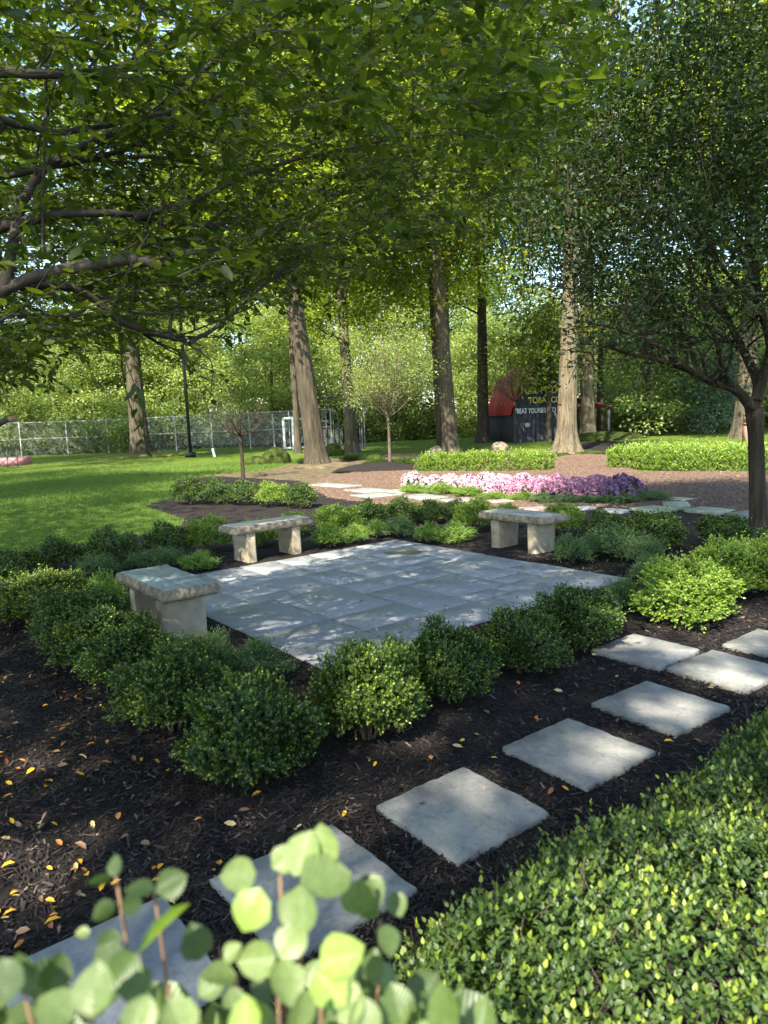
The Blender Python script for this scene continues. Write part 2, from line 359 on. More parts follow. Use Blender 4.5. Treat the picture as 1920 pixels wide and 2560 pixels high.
def steppingstone():
    m, n, l, b = newmat('stepping_stone')
    t = tex_noise(n, l, 3.0, 10, .7, 'Object', stretch=(1, 1.8, 1)); t2 = tex_noise(n, l, 40, 8, .7)
    r = ramp(n, [(.3, (.13, .135, .13)), (.47, (.20, .20, .185)), (.6, (.27, .26, .23)), (.78, (.36, .335, .285))])
    l.new(t.outputs[0], r.inputs[0])
    r2 = ramp(n, [(.3, (.42, .41, .38)), (.43, (.92, .92, .92)), (.7, (1.12, 1.12, 1.1))]); l.new(t2.outputs[0], r2.inputs[0])
    m2 = n.new('ShaderNodeMix'); m2.data_type = 'RGBA'; m2.blend_type = 'MULTIPLY'; m2.inputs[0].default_value = .8
    l.new(r.outputs[0], m2.inputs[6]); l.new(r2.outputs[0], m2.inputs[7]); l.new(m2.outputs[2], b.inputs['Base Color'])
    b.inputs['Roughness'].default_value = .8; b.inputs['Specular IOR Level'].default_value = .25
    bp = n.new('ShaderNodeBump'); bp.inputs['Strength'].default_value = .5; bp.inputs['Distance'].default_value = .008
    l.new(t.outputs[0], bp.inputs['Height']); l.new(bp.outputs[0], b.inputs['Normal'])
    bp2 = n.new('ShaderNodeBump'); bp2.inputs['Strength'].default_value = .4; bp2.inputs['Distance'].default_value = .004
    l.new(t2.outputs[0], bp2.inputs['Height']); l.new(bp.outputs[0], bp2.inputs['Normal']); l.new(bp2.outputs[0], b.inputs['Normal'])
    return m
M['step'] = steppingstone()
M['stepgreen'] = noisemat('pale_green_flag', [(.3, (.18, .21, .14)), (.7, (.34, .36, .26))], 5, .8, .4, 40, .006)
M['steppink'] = noisemat('pinkish_flag', [(.3, (.20, .14, .12)), (.7, (.36, .28, .25))], 5, .8, .4, 40, .006)
M['lawn'] = noisemat('lawn_ground', [(.3, (.055, .10, .013)), (.5, (.10, .155, .02)), (.7, (.18, .21, .04))], 3, .95, 1, 90, .05, spec=.1)
M['black'] = plain('black_paint', (.012, .012, .013), .45)
M['white'] = plain('white_paint', (.78, .79, .8), .45)
M['steel'] = plain('galvanised_steel', (.33, .34, .34), .55, .2)
M['pink'] = plain('pink_fabric', (.50, .20, .24), .85)
M['barnwall'] = noisemat('black_barn_board', [(.3, (.010, .012, .018)), (.7, (.045, .047, .058))], 5, .8, .4, 30, .01, stretch=(4, 4, .5))
M['barnroof'] = noisemat('red_roof', [(.3, (.20, .015, .018)), (.7, (.50, .04, .045))], 5, .6, .3, 20, .01)
M['leanroof'] = plain('dull_red_roof', (.16, .03, .035), .8)
M['yellowpaint'] = plain('yellow_paint', (.42, .37, .07), .8)
M['whitepaint'] = plain('white_sign_paint', (.45, .46, .46), .8)
M['tan'] = plain('brown_bin', (.30, .17, .13), .7)
M['lawnlit'] = plain('lit_lawn_green', (.25, .32, .22), .15)  # tone of the sunlit lawn seen through the barn opening, painted on
M['screen'] = plain('dark_screen', (.03, .035, .045), .9)
M['puddle'] = noisemat('damp_patch', [(.3, (.09, .085, .06)), (.7, (.15, .14, .10))], 6, .3, 0, spec=.5)
for nm, c in (('yellow', (.60, .32, .008)), ('orange', (.44, .17, .03)), ('russet', (.22, .075, .03)), ('paleleaf', (.42, .33, .13)), ('brownleaf', (.17, .095, .05)), ('darkleaf', (.03, .02, .015))):
    M[nm] = plain('fallen_leaf_'+nm, c, .6, var=.35, scale=30)
for nm, st in (('mumwhite', [(0, (.42, .30, .38)), (1, (.74, .64, .70))]), ('mumpink', [(0, (.42, .15, .30)), (1, (.74, .46, .60))]),
               ('mumlilac', [(0, (.50, .24, .42)), (1, (.80, .58, .74))]), ('mumpurple', [(0, (.17, .07, .18)), (1, (.40, .23, .42))])):
    M[nm] = leafmat(nm, st, rough=.7, trans=.2, tcol=.6)

# ---------------------------------------------------------------- foliage builders
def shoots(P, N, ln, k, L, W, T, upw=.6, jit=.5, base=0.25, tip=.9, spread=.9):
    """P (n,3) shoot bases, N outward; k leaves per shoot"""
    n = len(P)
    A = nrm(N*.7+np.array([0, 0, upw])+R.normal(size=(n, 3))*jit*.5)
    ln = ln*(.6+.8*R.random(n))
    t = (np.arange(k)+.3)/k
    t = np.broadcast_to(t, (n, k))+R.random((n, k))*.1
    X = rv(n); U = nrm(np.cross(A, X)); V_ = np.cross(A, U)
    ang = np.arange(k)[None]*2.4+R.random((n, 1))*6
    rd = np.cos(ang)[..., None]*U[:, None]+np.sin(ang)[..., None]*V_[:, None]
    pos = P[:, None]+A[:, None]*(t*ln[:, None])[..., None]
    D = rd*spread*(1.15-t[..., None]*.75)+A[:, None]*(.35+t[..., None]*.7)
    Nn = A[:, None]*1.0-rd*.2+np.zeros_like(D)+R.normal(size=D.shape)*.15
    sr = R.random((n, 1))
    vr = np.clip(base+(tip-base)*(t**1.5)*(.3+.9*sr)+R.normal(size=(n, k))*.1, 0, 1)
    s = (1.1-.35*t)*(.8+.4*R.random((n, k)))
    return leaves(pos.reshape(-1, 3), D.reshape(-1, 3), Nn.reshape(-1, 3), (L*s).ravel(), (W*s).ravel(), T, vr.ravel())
def dome_points(n, rx, rz, seed=0, amp=.12, zlow=-.35):
    rg = np.random.default_rng(seed)
    d = nrm(rg.normal(size=(int(n*1.9), 3))); d = d[d[:, 2] > zlow][:n]
    ph = rg.random(8)*6
    b = 1+amp*(np.sin(d[:, 0]*4+ph[0])*np.cos(d[:, 1]*4.5+ph[1])+.7*np.sin(d[:, 2]*6+d[:, 0]*5+ph[2])+.5*np.sin(d[:, 1]*9+ph[3])*np.sin(d[:, 0]*8+ph[4]))
    return d, b
HZ = 1.6
def shrub_meshes(name, mat, seed, n, L, W, k=7, T=T_DIA, amp=.12, ln=.2, inner=.3, upw=.6, jit=.5, base=.25, tip=.9):
    """unit shrub: radius 1, height HZ (z from 0)"""
    d, b = dome_points(n, 1, 1, seed, amp)
    depth = 1-inner*R.random(len(d))**1.6
    P = d*(b*depth)[:, None]*np.array([.86, .86, .5*HZ]); P[:, 2] += .43*HZ
    # skirts narrow toward the ground
    low = np.clip((.3*HZ-P[:, 2])/(.3*HZ), 0, 1); P[:, :2] *= (1-.22*low)[:, None]
    P[:, 2] = np.maximum(P[:, 2], .03)
    tall = (R.random(len(d)) < .035) & (d[:, 2] > .1)
    l_ = np.where(tall, ln*2.6, ln)
    V, F, A = shoots(P, d*np.array([1, 1, .8]), l_, k, L, W, T, upw, jit, base, tip)
    return mesh_np(name, V, F, mat, A)
def stems_mesh(name, seed, n=9, h=.7, r=.03, spread=.55):
    rg = np.random.default_rng(seed); parts = []
    for i in range(n):
        a = rg.random()*6.28; q = spread*(.3+.7*rg.random())
        p0 = np.array([math.cos(a)*.08, math.sin(a)*.08, 0]); p2 = np.array([math.cos(a)*q, math.sin(a)*q, h*(.7+.3*rg.random())])
        parts.append(tube([p0, (p0+p2)/2+rg.normal(size=3)*.06, p2], [r, r*.7, r*.3], 5, 3))
    V, F, A = merge(parts)
    return mesh_np(name, V, F, M['twig'])
def clump_leaves(C, nper, rr, flat, L, W, T=T_DIA, outward=None, droop=.3, vbase=None):
    """gaussian flattened leaf clumps around centres C"""
    n = len(C)*nper
    off = R.normal(size=(n, 3))*np.array([rr, rr, rr*flat])
    P = np.repeat(C, nper, 0)+off
    D = nrm(off*np.array([1, 1, .3])/rr+R.normal(size=(n, 3))*.6-np.array([0, 0, droop]))
    N = nrm(np.array([0, 0, 1])+R.normal(size=(n, 3))*.55)
    vb = np.repeat(R.random(len(C)) if vbase is None else vbase, nper)
    vr = np.clip(vb*.6+R.random(n)*.5-.05, 0, 1)
    s = .7+.6*R.random(n)
    return leaves(P, D, N, L*s, W*s, T, vr)
def crown_centres(n, rx, ry, z0, z1, seed, shell=.55, shape='egg', gap=.25):
    rg = np.random.default_rng(seed); out = []
    ph = rg.random(6)*6
    h = z1-z0
    while len(out) < n:
        d = nrm(rg.normal(size=3)); q = (shell+(1-shell)*rg.random())
        p = d*q
        lump = 1+.22*math.sin(d[0]*5+ph[0])*math.cos(d[1]*5+ph[1])+.14*math.sin(d[2]*8+ph[2])
        p = p*lump
        w = 1.0
        if shape == 'egg': w = 1-.25*max(0, p[2])
        if shape == 'cone': w = max(.05, 1-(p[2]+1)/2)*1.25
        out.append((p[0]*rx*w, p[1]*ry*w, z0+h*(p[2]+1)/2))
    return np.array(out)

def limbs(base, tips, r0, seed, k=3, seg=5):
    """curved limbs from a point up the trunk axis to each tip"""
    rg = np.random.default_rng(seed); parts = []
    for t in tips:
        b = base + np.array([0, 0, 1])*(t[2]-base[2])*rg.uniform(.15, .55)
        m = (b+t)/2+np.array([0, 0, -.08*np.linalg.norm(t-b)])+rg.normal(size=3)*.05*np.linalg.norm(t-b)
        r = r0*rg.uniform(.12, .28)
        parts.append(tube([b, m, t], [r, r*.7, r*.2], seg, 3))
    return parts

def tall_tree(name, label, base, r, zc0, zc1, rx, lean=(0, 0), bark='bark', leaf='maple', crown_me=None, seed=0, flare=.9, ncl=170, nper=110,
              ls=.17, cat='tree', group=None, htop=None, seg=36, crown_off=(0, 0), bend=0.0, limbs_n=22, nring=4, rough=.03, shape='egg', crown_rz=0, forks=(), cs=1.0, own=False):
    root = empty(name, base); tag(root, label, cat, group)
    H = htop or zc1*.85
    zs = np.linspace(0, H, 12)
    pts = np.stack([lean[0]*zs+bend*np.sin(zs/H*3.1), lean[1]*zs, zs-.15], 1)
    rr = r*(1-.72*(zs/H)**1.0)
    parts = [tube(pts, rr, seg, 8, flare=flare, lobes=5+seed % 3, rough=rough, seed=seed)]
    V, F, A = merge(parts)
    link('trunk', mesh_np('trunk', V, F, M[bark], A, smooth=True), root)
    me = crown_me
    tips = crown_centres(limbs_n, rx*.75, rx*.75, zc0, zc1, seed+5, .3)
    tips[:, :2] += np.array(lean)*zc0
    lp = []
    for t in tips:
        s = min(max(.25*H, t[2]-abs(np.linalg.norm(t[:2]))*.7-.4), H*.9)
        b = np.array([lean[0]*s+bend*math.sin(s/H*3.1), lean[1]*s, s-.15])
        m = (b+t)/2+R.normal(size=3)*.25
        q = r*(.16+.12*R.random())
        lp.append(tube([b, m, t], [q, q*.6, q*.15], 6, 3))
    for (pp, r_) in forks: lp.append(tube([np.array(p_)-np.array(base) for p_ in pp], r_, 8, 5))
    V, F, A = merge(lp)
    link('limbs', mesh_np('limbs', V, F, M[bark], A, smooth=True), root)
    if me is None or own:
        C = crown_centres(ncl, rx, rx, zc0, zc1, seed, .35, shape)
        V, F, A = clump_leaves(C, nper, .62*cs, .42, ls, ls*.75)
        if own:
            crown_rz = 0; C0 = V.reshape(-1, 4, 3).mean(1)+np.array([base[0]+crown_off[0]+lean[0]*zc0, base[1]+crown_off[1], 0])
            kk = np.repeat(carve(C0, .3, .95, SUN_FAR), 4); remap = np.cumsum(kk)-1
            F = remap[F[kk[F[:, 0]]]]; V, A = V[kk], A[kk]
        me = mesh_np('crown', V, F, M[leaf], A)
    link('crown', me, root, loc=(crown_off[0]+lean[0]*zc0, crown_off[1], 0), rz=crown_rz)
    return root, me

# ================================================================= SETTING
g = mesh_np('lawn', np.array([(-250, -120, 0), (250, -120, 0), (250, 400, 0), (-250, 400, 0)]), np.array([(0, 1, 2, 3)]), M['lawn'])
tag(link('lawn', g), kind='structure')
def sheet(name, poly, mat, z, step, bumpz=0.0, margin=0.0, curb=.5):
    poly = np.array([p[:2] for p in poly])
    x0, y0 = poly.min(0)-step; x1, y1 = poly.max(0)+step
    xs = np.arange(x0, x1, step); ys = np.arange(y0, y1, step)
    X, Y = np.meshgrid(xs, ys)
    jx = np.sin(X*7+Y*3)*.35*step+R.normal(size=X.shape)*.12*step; jy = np.cos(X*5-Y*8)*.35*step+R.normal(size=X.shape)*.12*step
    X = X+jx; Y = Y+jy
    ins = inpoly(X, Y, poly)
    er = ins.copy()
    er[1:, :] &= ins[:-1, :]; er[:-1, :] &= ins[1:, :]; er[:, 1:] &= ins[:, :-1]; er[:, :-1] &= ins[:, 1:]
    Z = np.where(er, z+bumpz*(np.sin(X*2.1+1)*np.cos(Y*1.7)*.8+np.sin(X*9+Y*7)*.4+np.sin(X*23-Y*19)*.25+R.normal(size=X.shape)*.35), z*.15)
    Z = np.where(ins, Z, -.01)
    h, w = X.shape
    idx = np.arange(h*w).reshape(h, w)
    cell = (ins[:-1, :-1] | ins[1:, :-1] | ins[:-1, 1:] | ins[1:, 1:])
    F = np.stack([idx[:-1, :-1][cell], idx[:-1, 1:][cell], idx[1:, 1:][cell], idx[1:, :-1][cell]], 1)
    used = np.unique(F); mp = np.zeros(h*w, np.int64); mp[used] = np.arange(len(used))
    V = np.stack([X.ravel(), Y.ravel(), Z.ravel()], 1)[used]
    o = link(name, mesh_np(name, V, mp[F], mat, smooth=True))
    tag(o, kind='structure')
    return o, poly
DD = lambda l: [G(x*K, y*K) for x, y in l]
soil_poly = DD([(395, 1040), (470, 1024), (560, 1018), (640, 1000), (760, 985), (900, 978), (1050, 975), (1190, 972), (1300, 948), (1390, 958), (1380, 1010), (1100, 1030), (850, 1040), (600, 1075), (420, 1075)])
sheet('bare_soil', soil_poly, M['soil'], .012, .16, .004)
mul_poly = [(-9, .2), (-9, 5.8)]+[tuple(p[:2]) for p in DD([(-120, 1235), (0, 1215), (90, 1195), (190, 1182), (300, 1160), (385, 1143), (398, 1122), (350, 1106), (312, 1094), (345, 1085), (378, 1078), (380, 1040), (470, 1030), (650, 1040), (700, 1060), (880, 1090), (1430, 1100), (1900, 1140), (2100, 1200)])]+[(9, 3), (9, .2)]
mulch, mul_np = sheet('mulch_bed', mul_poly, M['mulch'], .03, .055, .006)
red_poly = DD([(655, 1052), (700, 1078), (870, 1100), (1120, 1100), (1440, 1098), (1659, 1125), (1900, 1135), (1900, 1040), (1640, 1020), (1380, 1022), (1330, 985), (1240, 982), (1190, 992), (1000, 1004), (860, 1010), (780, 1020), (700, 1032)])
sheet('red_mulch_path', red_poly, M['redmulch'], .055, .09, .008)
dk_poly = DD([(1190, 972), (1300, 952), (1400, 962), (1370, 985), (1250, 985)])
sheet('dark_mulch_mound', dk_poly, M['mulch'], .05, .12, .02)

# mulch shreds (none on the paving)
def sqr(cx, cy, a, h):
    c, s = math.cos(a), math.sin(a)
    return np.array([(cx+u*c-v*s, cy+u*s+v*c) for u, v in ((-h, -h), (h, -h), (h, h), (-h, h))])
KEEP_OUT = [sqr(-.146, 6.80, -.9081, 1.735)]
for q_ in ([(951, 2013), (1157, 1915), (1360, 2025), (1151, 2146)], [(1261, 1866), (1421, 1795), (1628, 1874), (1464, 1961)], [(1488, 1756), (1614, 1701), (1819, 1759), (1684, 1834)],
           [(1516, 1620), (1574, 1585), (1739, 1622), (1629, 1667)], [(1674, 1667), (1788, 1626), (1960, 1662), (1865, 1732)], [(1814, 1611), (1920, 1575), (2080, 1605), (1975, 1650)], [(545, 2175), (800, 2080), (1020, 2230), (770, 2370)]):
    c_ = np.mean([G(x, y, .06)[:2] for x, y in q_], 0); KEEP_OUT.append(sqr(c_[0], c_[1], rad(38), .226))
def chips(name, poly, n, mat, z, region=None, lmin=.015, lmax=.055, w=.0045, wf=None):
    pts = []
    poly = np.array([p[:2] for p in poly])
    X, Y = region(n)
    k = inpoly(X, Y, poly)
    for q in KEEP_OUT: k &= ~inpoly(X, Y, q)
    X, Y = X[k], Y[k]; n = len(X)
    a = R.random(n)*6.28; L = lmin+(lmax-lmin)*R.random(n)**2; W = w*(.5+1.2*R.random(n))
    dist = np.hypot(X, Y); W = W*np.clip(dist/4, 1, 2.2); L = L*np.clip(dist/7, 1, 1.4)
    D = np.stack([np.cos(a), np.sin(a), R.normal(size=n)*.25], 1)
    N = nrm(np.array([0, 0, 1])+R.normal(size=(n, 3))*.35)
    P = np.stack([X, Y, z+R.random(n)*.012], 1)
    V, F, A = leaves(P, D, N, L, W*1.4, (np.array([(0, .5, 0), (0, -.5, 0), (1, -.3, .1), (1, .4, 0)]), [(0, 1, 2, 3)]), R.random(n)**1.3)
    o = link(name, mesh_np(name, V, F, mat, A)); tag(o, kind='stuff'); return o
def reg_near(n):   # denser near the camera
    y = .9+7.0*R.random(n)**1.7; x = (R.random(n)*2-1)*(.35+y*.62)
    return x, y
c_ = chips('mulch_shreds', mul_poly, 150000, M['chip'], .028, reg_near)
tag(c_, 'fine black bark shreds covering the planting bed', 'mulch')
def reg_far(n):
    y = 11+14*R.random(n); x = (R.random(n)*2-1)*(1+y*.6); return x, y
c_ = chips('red_mulch_shreds', red_poly, 60000, M['redchip'], .055, reg_far, .012, .035, .004)
tag(c_, 'red brown bark shreds on the path beyond the flowers', 'mulch')

# grass blades on the nearer lawn
def grass(n):
    y = 7+26*R.random(n)**1.5; x = -.2-(R.random(n))*(.62*y)
    k = ~inpoly(x, y, mul_np) & ~inpoly(x, y, np.array([p[:2] for p in soil_poly])); x, y = x[k], y[k]; n = len(x)
    dist = y
    L = (.03+.03*R.random(n))*np.clip(dist/12, 1, 1.6); W = .005*np.clip(dist/8, 1, 3)
    D = nrm(np.array([0, 0, 1])+R.normal(size=(n, 3))*.45)
    N = rv(n)
    pat = .5+.5*np.sin(x*.9+np.sin(y*.5)*2)*np.cos(y*.7)
    V, F, A = leaves(np.stack([x, y, np.zeros(n)-.003], 1), D, N, L, W, (np.array([(0, .5, 0), (0, -.5, 0), (1, 0, .1)]), [(0, 1, 2)]), np.clip(pat*.4+R.random(n)*.6, 0, 1))
    o = link('grass', mesh_np('grass', V, F, M['grass'], A))
    tag(o, 'short green lawn grass on the left side of the garden', 'grass', kind='stuff')
grass(230000)

# ================================================================= PATIO
PC = np.array([-.146, 6.80, 0]); PA = -.9081; PS = 3.45
patio = empty('patio', PC, PA); tag(patio, 'square patio of blue grey flagstones between the three stone benches', 'patio')
def slab_data(w, h, t, rg, irr=.008, rings=None, n=5, chip=.0):
    """rectangular slab with gently irregular edge; rings = [(inset, z)] bottom to top"""
    per = []
    for i in range(4):
        a = np.array([(-w/2, -h/2), (w/2, -h/2), (w/2, h/2), (-w/2, h/2)][i]); b = np.array([(w/2, -h/2), (w/2, h/2), (-w/2, h/2), (-w/2, -h/2)][i])
        for q in range(n):
            per.append(a+(b-a)*q/n)
    per = np.array(per); m = len(per)
    nout = nrm(per*np.array([1/w, 1/h])); base = rg.normal(size=m)*irr
    V = []
    for (ins, z) in rings:
        off = -ins+base*1+(rg.normal(size=m)*chip if chip else 0)
        d = np.sign(per)*(np.abs(per) > np.array([w/2-1e-6, h/2-1e-6]))
        V.append(np.column_stack([per+d*np.asarray(off)[:, None], np.full(m, z)]))
    k = len(rings); V = np.concatenate(V)
    F = []
    for r_ in range(k-1):
        for q in range(m):
            F.append((r_*m+q, r_*m+(q+1) % m, (r_+1)*m+(q+1) % m, (r_+1)*m+q))
    # top as a fan to a centre vertex
    V = np.vstack([V, [0, 0, rings[-1][1]]]); c = len(V)-1
    F3 = [((k-1)*m+q, (k-1)*m+(q+1) % m, c) for q in range(m)]
    return V, np.array(F), np.array(F3)
def pack(nx, ny, rg):
    occ = np.zeros((nx, ny), bool); out = []
    sizes = [(4, 2), (2, 3), (3, 2), (3, 3), (2, 2), (4, 3), (3, 4), (2, 4)]
    for j in range(ny):
        for i in range(nx):
            if occ[i, j]: continue
            s = [sizes[q] for q in rg.permutation(len(sizes))]+[(2, 1), (1, 2), (1, 1)]
            for (a, b) in s:
                if i+a <= nx and j+b <= ny and not occ[i:i+a, j:j+b].any() and not (i+a == nx-1 or j+b == ny-1):
                    occ[i:i+a, j:j+b] = True; out.append((i, j, a, b)); break
            else:
                occ[i, j] = True; out.append((i, j, 1, 1))
    return out
rg = np.random.default_rng(21)
NU = 15; U_ = PS/NU
M['joint'] = noisemat('dark_joint_sand', [(.3, (.02, .02, .018)), (.7, (.07, .065, .055))], 30, .95, .5)
base_me = boxmesh('joint_bed', M['joint'], [(0, 0, .012, PS-.02, PS-.02, .024)])
link('joint_bed', base_me, patio)
for (i, j, a, b) in pack(NU, NU, rg):
    w, h = a*U_-.017, b*U_-.017
    dz = rg.normal()*.0015
    V, F, F3 = slab_data(w, h, .04, rg, .0014, [(0, .004), (0, .04), (.003, .044)])
    o = link('flagstone', mesh_np('flagstone', V, [F, F3], M['bluestone']), patio,
             loc=((i+a/2)*U_-PS/2, (j+b/2)*U_-PS/2, dz), rot=(rg.normal()*.0012, rg.normal()*.0012, 0))
# damp oval near the far corner
def disc(name, rx, ry, mat, z=0, n=28, wob=.06):
    th = np.linspace(0, 6.283, n, endpoint=False); rr = 1+wob*np.sin(th*3+1)+wob*.5*np.sin(th*5)
    V = np.column_stack([np.cos(th)*rx*rr, np.sin(th)*ry*rr, np.full(n, z)])
    return mesh_np(name, V, np.array([list(range(n))]), mat)
pd = G(1010, 1380, .05)-PC
c, s = math.cos(-PA), math.sin(-PA)
link('puddle', disc('puddle', .26, .13, M['puddle']), patio, loc=(pd[0]*c-pd[1]*s, pd[0]*s+pd[1]*c, .0495), rz=.9)

# ================================================================= BENCHES
def bench(label, cx, cy, ang, topmat, seed, L=1.02, W=.44, legmat='sandstone'):
    rg = np.random.default_rng(seed)
    root = empty('stone_bench', (cx, cy, .02), ang); tag(root, label, 'bench', 'stone benches round the patio')
    n = 26
    rings = [(.030, .352), (.012, .358), (.001, .376), (0, .398), (.005, .420), (.018, .438), (.024, .444)]
    V, F, F3 = slab_data(L, W, .09, rg, .0025, rings, n, chip=.0035)
    V[:-1, 2] += rg.normal(size=len(V)-1)*.0015
    me = mesh_np('seat_slab', V, [F, F3], None, mats=[M['roughedge'], M[topmat]], midx=[0]*len(F)+[1]*len(F3))
    link('seat_slab', me, root)
    # underside
    link('slab_underside', boxmesh('slab_underside', M['roughedge'], [(0, 0, .356, L-.09, W-.09, .012)]), root)
    for sx in (-1, 1):
        v, f, f3 = slab_data(.115, .34, .35, rg, .002, [(0, -.04), (0, 0), (0, .12), (0, .24), (.0, .3495)], 8, chip=.0018)
        v[:, 0] *= 1
        link('leg', mesh_np('leg', v, [f, f3], M[legmat]), root, loc=(sx*(L/2-.23), 0, 0))
    return root
bench('pale sandstone bench beyond the right corner of the patio, grey streaked seat', 1.63, 8.27, PA, 'benchtop', 1)
bench('cream sandstone bench in full sun beyond the left edge of the patio', -1.42, 8.44, PA+math.pi/2+.03, 'creamtop', 2, L=1.08, W=.40)
bench('nearest stone bench with smooth greenish grey seat and rough dark edge', -1.73, 5.42, PA, 'greytop', 3)

# ================================================================= STEPPING STONES
PATH = rad(38)
def stone(px4, label, size=None, ang=None, mat='step', h=.06, group='square stepping stones in the black mulch', seed=0):
    P = np.array([G(x, y, h)[:2] for x, y in px4]); c = P.mean(0)
    e = (P[2]-P[1]+P[3]-P[0])/2; a = math.atan2(e[1], e[0]) if ang is None else ang
    w = (np.linalg.norm(P[2]-P[1])+np.linalg.norm(P[3]-P[0]))/2; hh = (np.linalg.norm(P[1]-P[0])+np.linalg.norm(P[3]-P[2]))/2
    if size: w = hh = size
    rg = np.random.default_rng(seed+100)
    V, F, F3 = slab_data(w, hh, h, rg, .002, [(0, .0), (-.003, h-.02), (0, h-.007), (.007, h)], 12, chip=.0018)
    o = link('stepping_stone', mesh_np('stepping_stone', V, [F, F3], M[mat]), loc=(c[0], c[1], 0), rz=a)
    tag(o, label, 'stepping stone', group); return o
S_ = .485
stone([(951, 2013), (1157, 1915), (1360, 2025), (1151, 2146)], 'large grey stepping stone with a small orange leaf on it, touching the near hedge', S_, seed=1)
stone([(1261, 1866), (1421, 1795), (1628, 1874), (1464, 1961)], 'pale grey stepping stone in half shade, third from the big leafed bush', S_, seed=2)
stone([(1488, 1756), (1614, 1701), (1819, 1759), (1684, 1834)], 'cream lit stepping stone beside the hedge tip, cloudy grey patch at its middle', S_, seed=3)
stone([(1516, 1620), (1574, 1585), (1739, 1622), (1629, 1667)], 'stepping stone right behind the last round boxwood of the front row', .48, ang=PA+math.pi/2, seed=4)
stone([(1674, 1667), (1788, 1626), (1960, 1662), (1865, 1732)], 'sunlit stepping stone right of the pair, cut by the right picture edge', S_, seed=5)
stone([(1814, 1611), (1920, 1575), (2080, 1605), (1975, 1650)], 'farthest stepping stone of the near path, half out of view', S_, seed=6)
stone([(545, 2175), (800, 2080), (1020, 2230), (770, 2370)], 'shaded blue grey stepping stone behind the big round leaves', .50, ang=PATH, seed=7)
c0 = G(275, 2440, .06)
rg = np.random.default_rng(8)
V, F, F3 = slab_data(.5, .5, .06, rg, .002, [(0, 0), (0, .054), (.007, .06)], 9, chip=.0016)
tag(link('stepping_stone', mesh_np('stepping_stone', V, [F, F3], M['bluestone']), loc=(c0[0], c0[1], 0), rz=PATH), 'nearest dark slate stepping stone at lower left under the leaves', 'stepping stone', 'square stepping stones in the black mulch')
# far path flags
fl = [([(1662, 1246), (1668, 1240), (1722, 1245), (1715, 1250)], 'stepgreen', 'thin pale green flag behind the herb edging, farthest on the right path'),
      ([(1650, 1264), (1665, 1254), (1731, 1253), (1715, 1265)], 'stepgreen', 'pale green flag just right of the last edging plant'),
      ([(1572, 1268), (1635, 1263), (1690, 1269), (1632, 1278)], 'stepgreen', 'grey green flag in front of the last edging plant'),
      ([(1712, 1273), (1752, 1265), (1833, 1273), (1800, 1281)], 'stepgreen', 'striped pale green flag alone on dark mulch left of the near right trunk'),
      ([(1824, 1284), (1850, 1274), (1905, 1280), (1885, 1290)], 'step', 'pale broken flag half hidden by the near right trunk'),
      ([(1496, 1276), (1510, 1270), (1566, 1272), (1560, 1280)], 'bluestone', 'shaded grey flag in front of the purple flowers'),
      ([(1440, 1269), (1455, 1262), (1478, 1266), (1470, 1272)], 'bluestone', 'small grey flag below the pink flowers'),
      ([(1310, 1270), (1325, 1262), (1368, 1268), (1352, 1276)], 'steppink', 'pinkish flag behind the right bench'),
      ([(1228, 1252), (1245, 1246), (1270, 1250), (1255, 1257)], 'steppink', 'rose coloured flag between lime herbs and boxwoods'),
      ([(1120, 1250), (1140, 1240), (1180, 1248), (1165, 1258)], 'step', 'cream flag in front of the lime edging herbs'),
      ([(1020, 1240), (1040, 1232), (1095, 1240), (1080, 1250)], 'step', 'long cream flag below the left end of the flowers'),
      ([(965, 1228), (985, 1221), (1030, 1227), (1010, 1236)], 'stepgreen', 'pale flag touching the left tip of the flower bed'),
      ([(905, 1238), (925, 1228), (975, 1234), (955, 1245)], 'step', 'cream flag on the red mulch left of the flowers'),
      ([(880, 1225), (900, 1218), (955, 1223), (935, 1232)], 'step', 'second cream flag on the red mulch left of the flowers'),
      ([(780, 1212), (800, 1206), (890, 1212), (870, 1219)], 'step', 'farthest left cream flag near the bare crab tree')]
for i, (q, m_, lb) in enumerate(fl):
    stone(q, lb, mat=m_, h=.072, group='irregular flags of the far path', seed=20+i)

# ================================================================= SHRUBS
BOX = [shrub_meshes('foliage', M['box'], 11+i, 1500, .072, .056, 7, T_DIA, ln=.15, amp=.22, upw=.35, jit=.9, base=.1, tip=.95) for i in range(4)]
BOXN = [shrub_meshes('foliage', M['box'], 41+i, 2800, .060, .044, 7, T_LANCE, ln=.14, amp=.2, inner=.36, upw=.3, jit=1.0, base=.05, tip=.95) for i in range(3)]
BOXM = [shrub_meshes('foliage', M['boxhalflit'], 141, 2800, .060, .044, 7, T_LANCE, ln=.14, amp=.18, inner=.36, upw=.3, jit=1.0, base=.1, tip=1.0)]
BOXL = [shrub_meshes('foliage', M['boxsunlit'], 31+i, 2000, .068, .052, 7, T_DIA, ln=.17, amp=.2, upw=.4, jit=.9) for i in range(3)]
HERB = [shrub_meshes('foliage', M['herb'], 51+i, 1000, .10, .05, 8, T_DIA, ln=.28, amp=.3, inner=.5, upw=.7, jit=.9) for i in range(3)]
HERBL = [shrub_meshes('foliage', M['herblime'], 61+i, 1000, .10, .055, 8, T_DIA, ln=.26, amp=.28, inner=.5, upw=.6, jit=.9) for i in range(2)]
STEM = [stems_mesh('stems', 70+i) for i in range(2)]
used_labels = {}
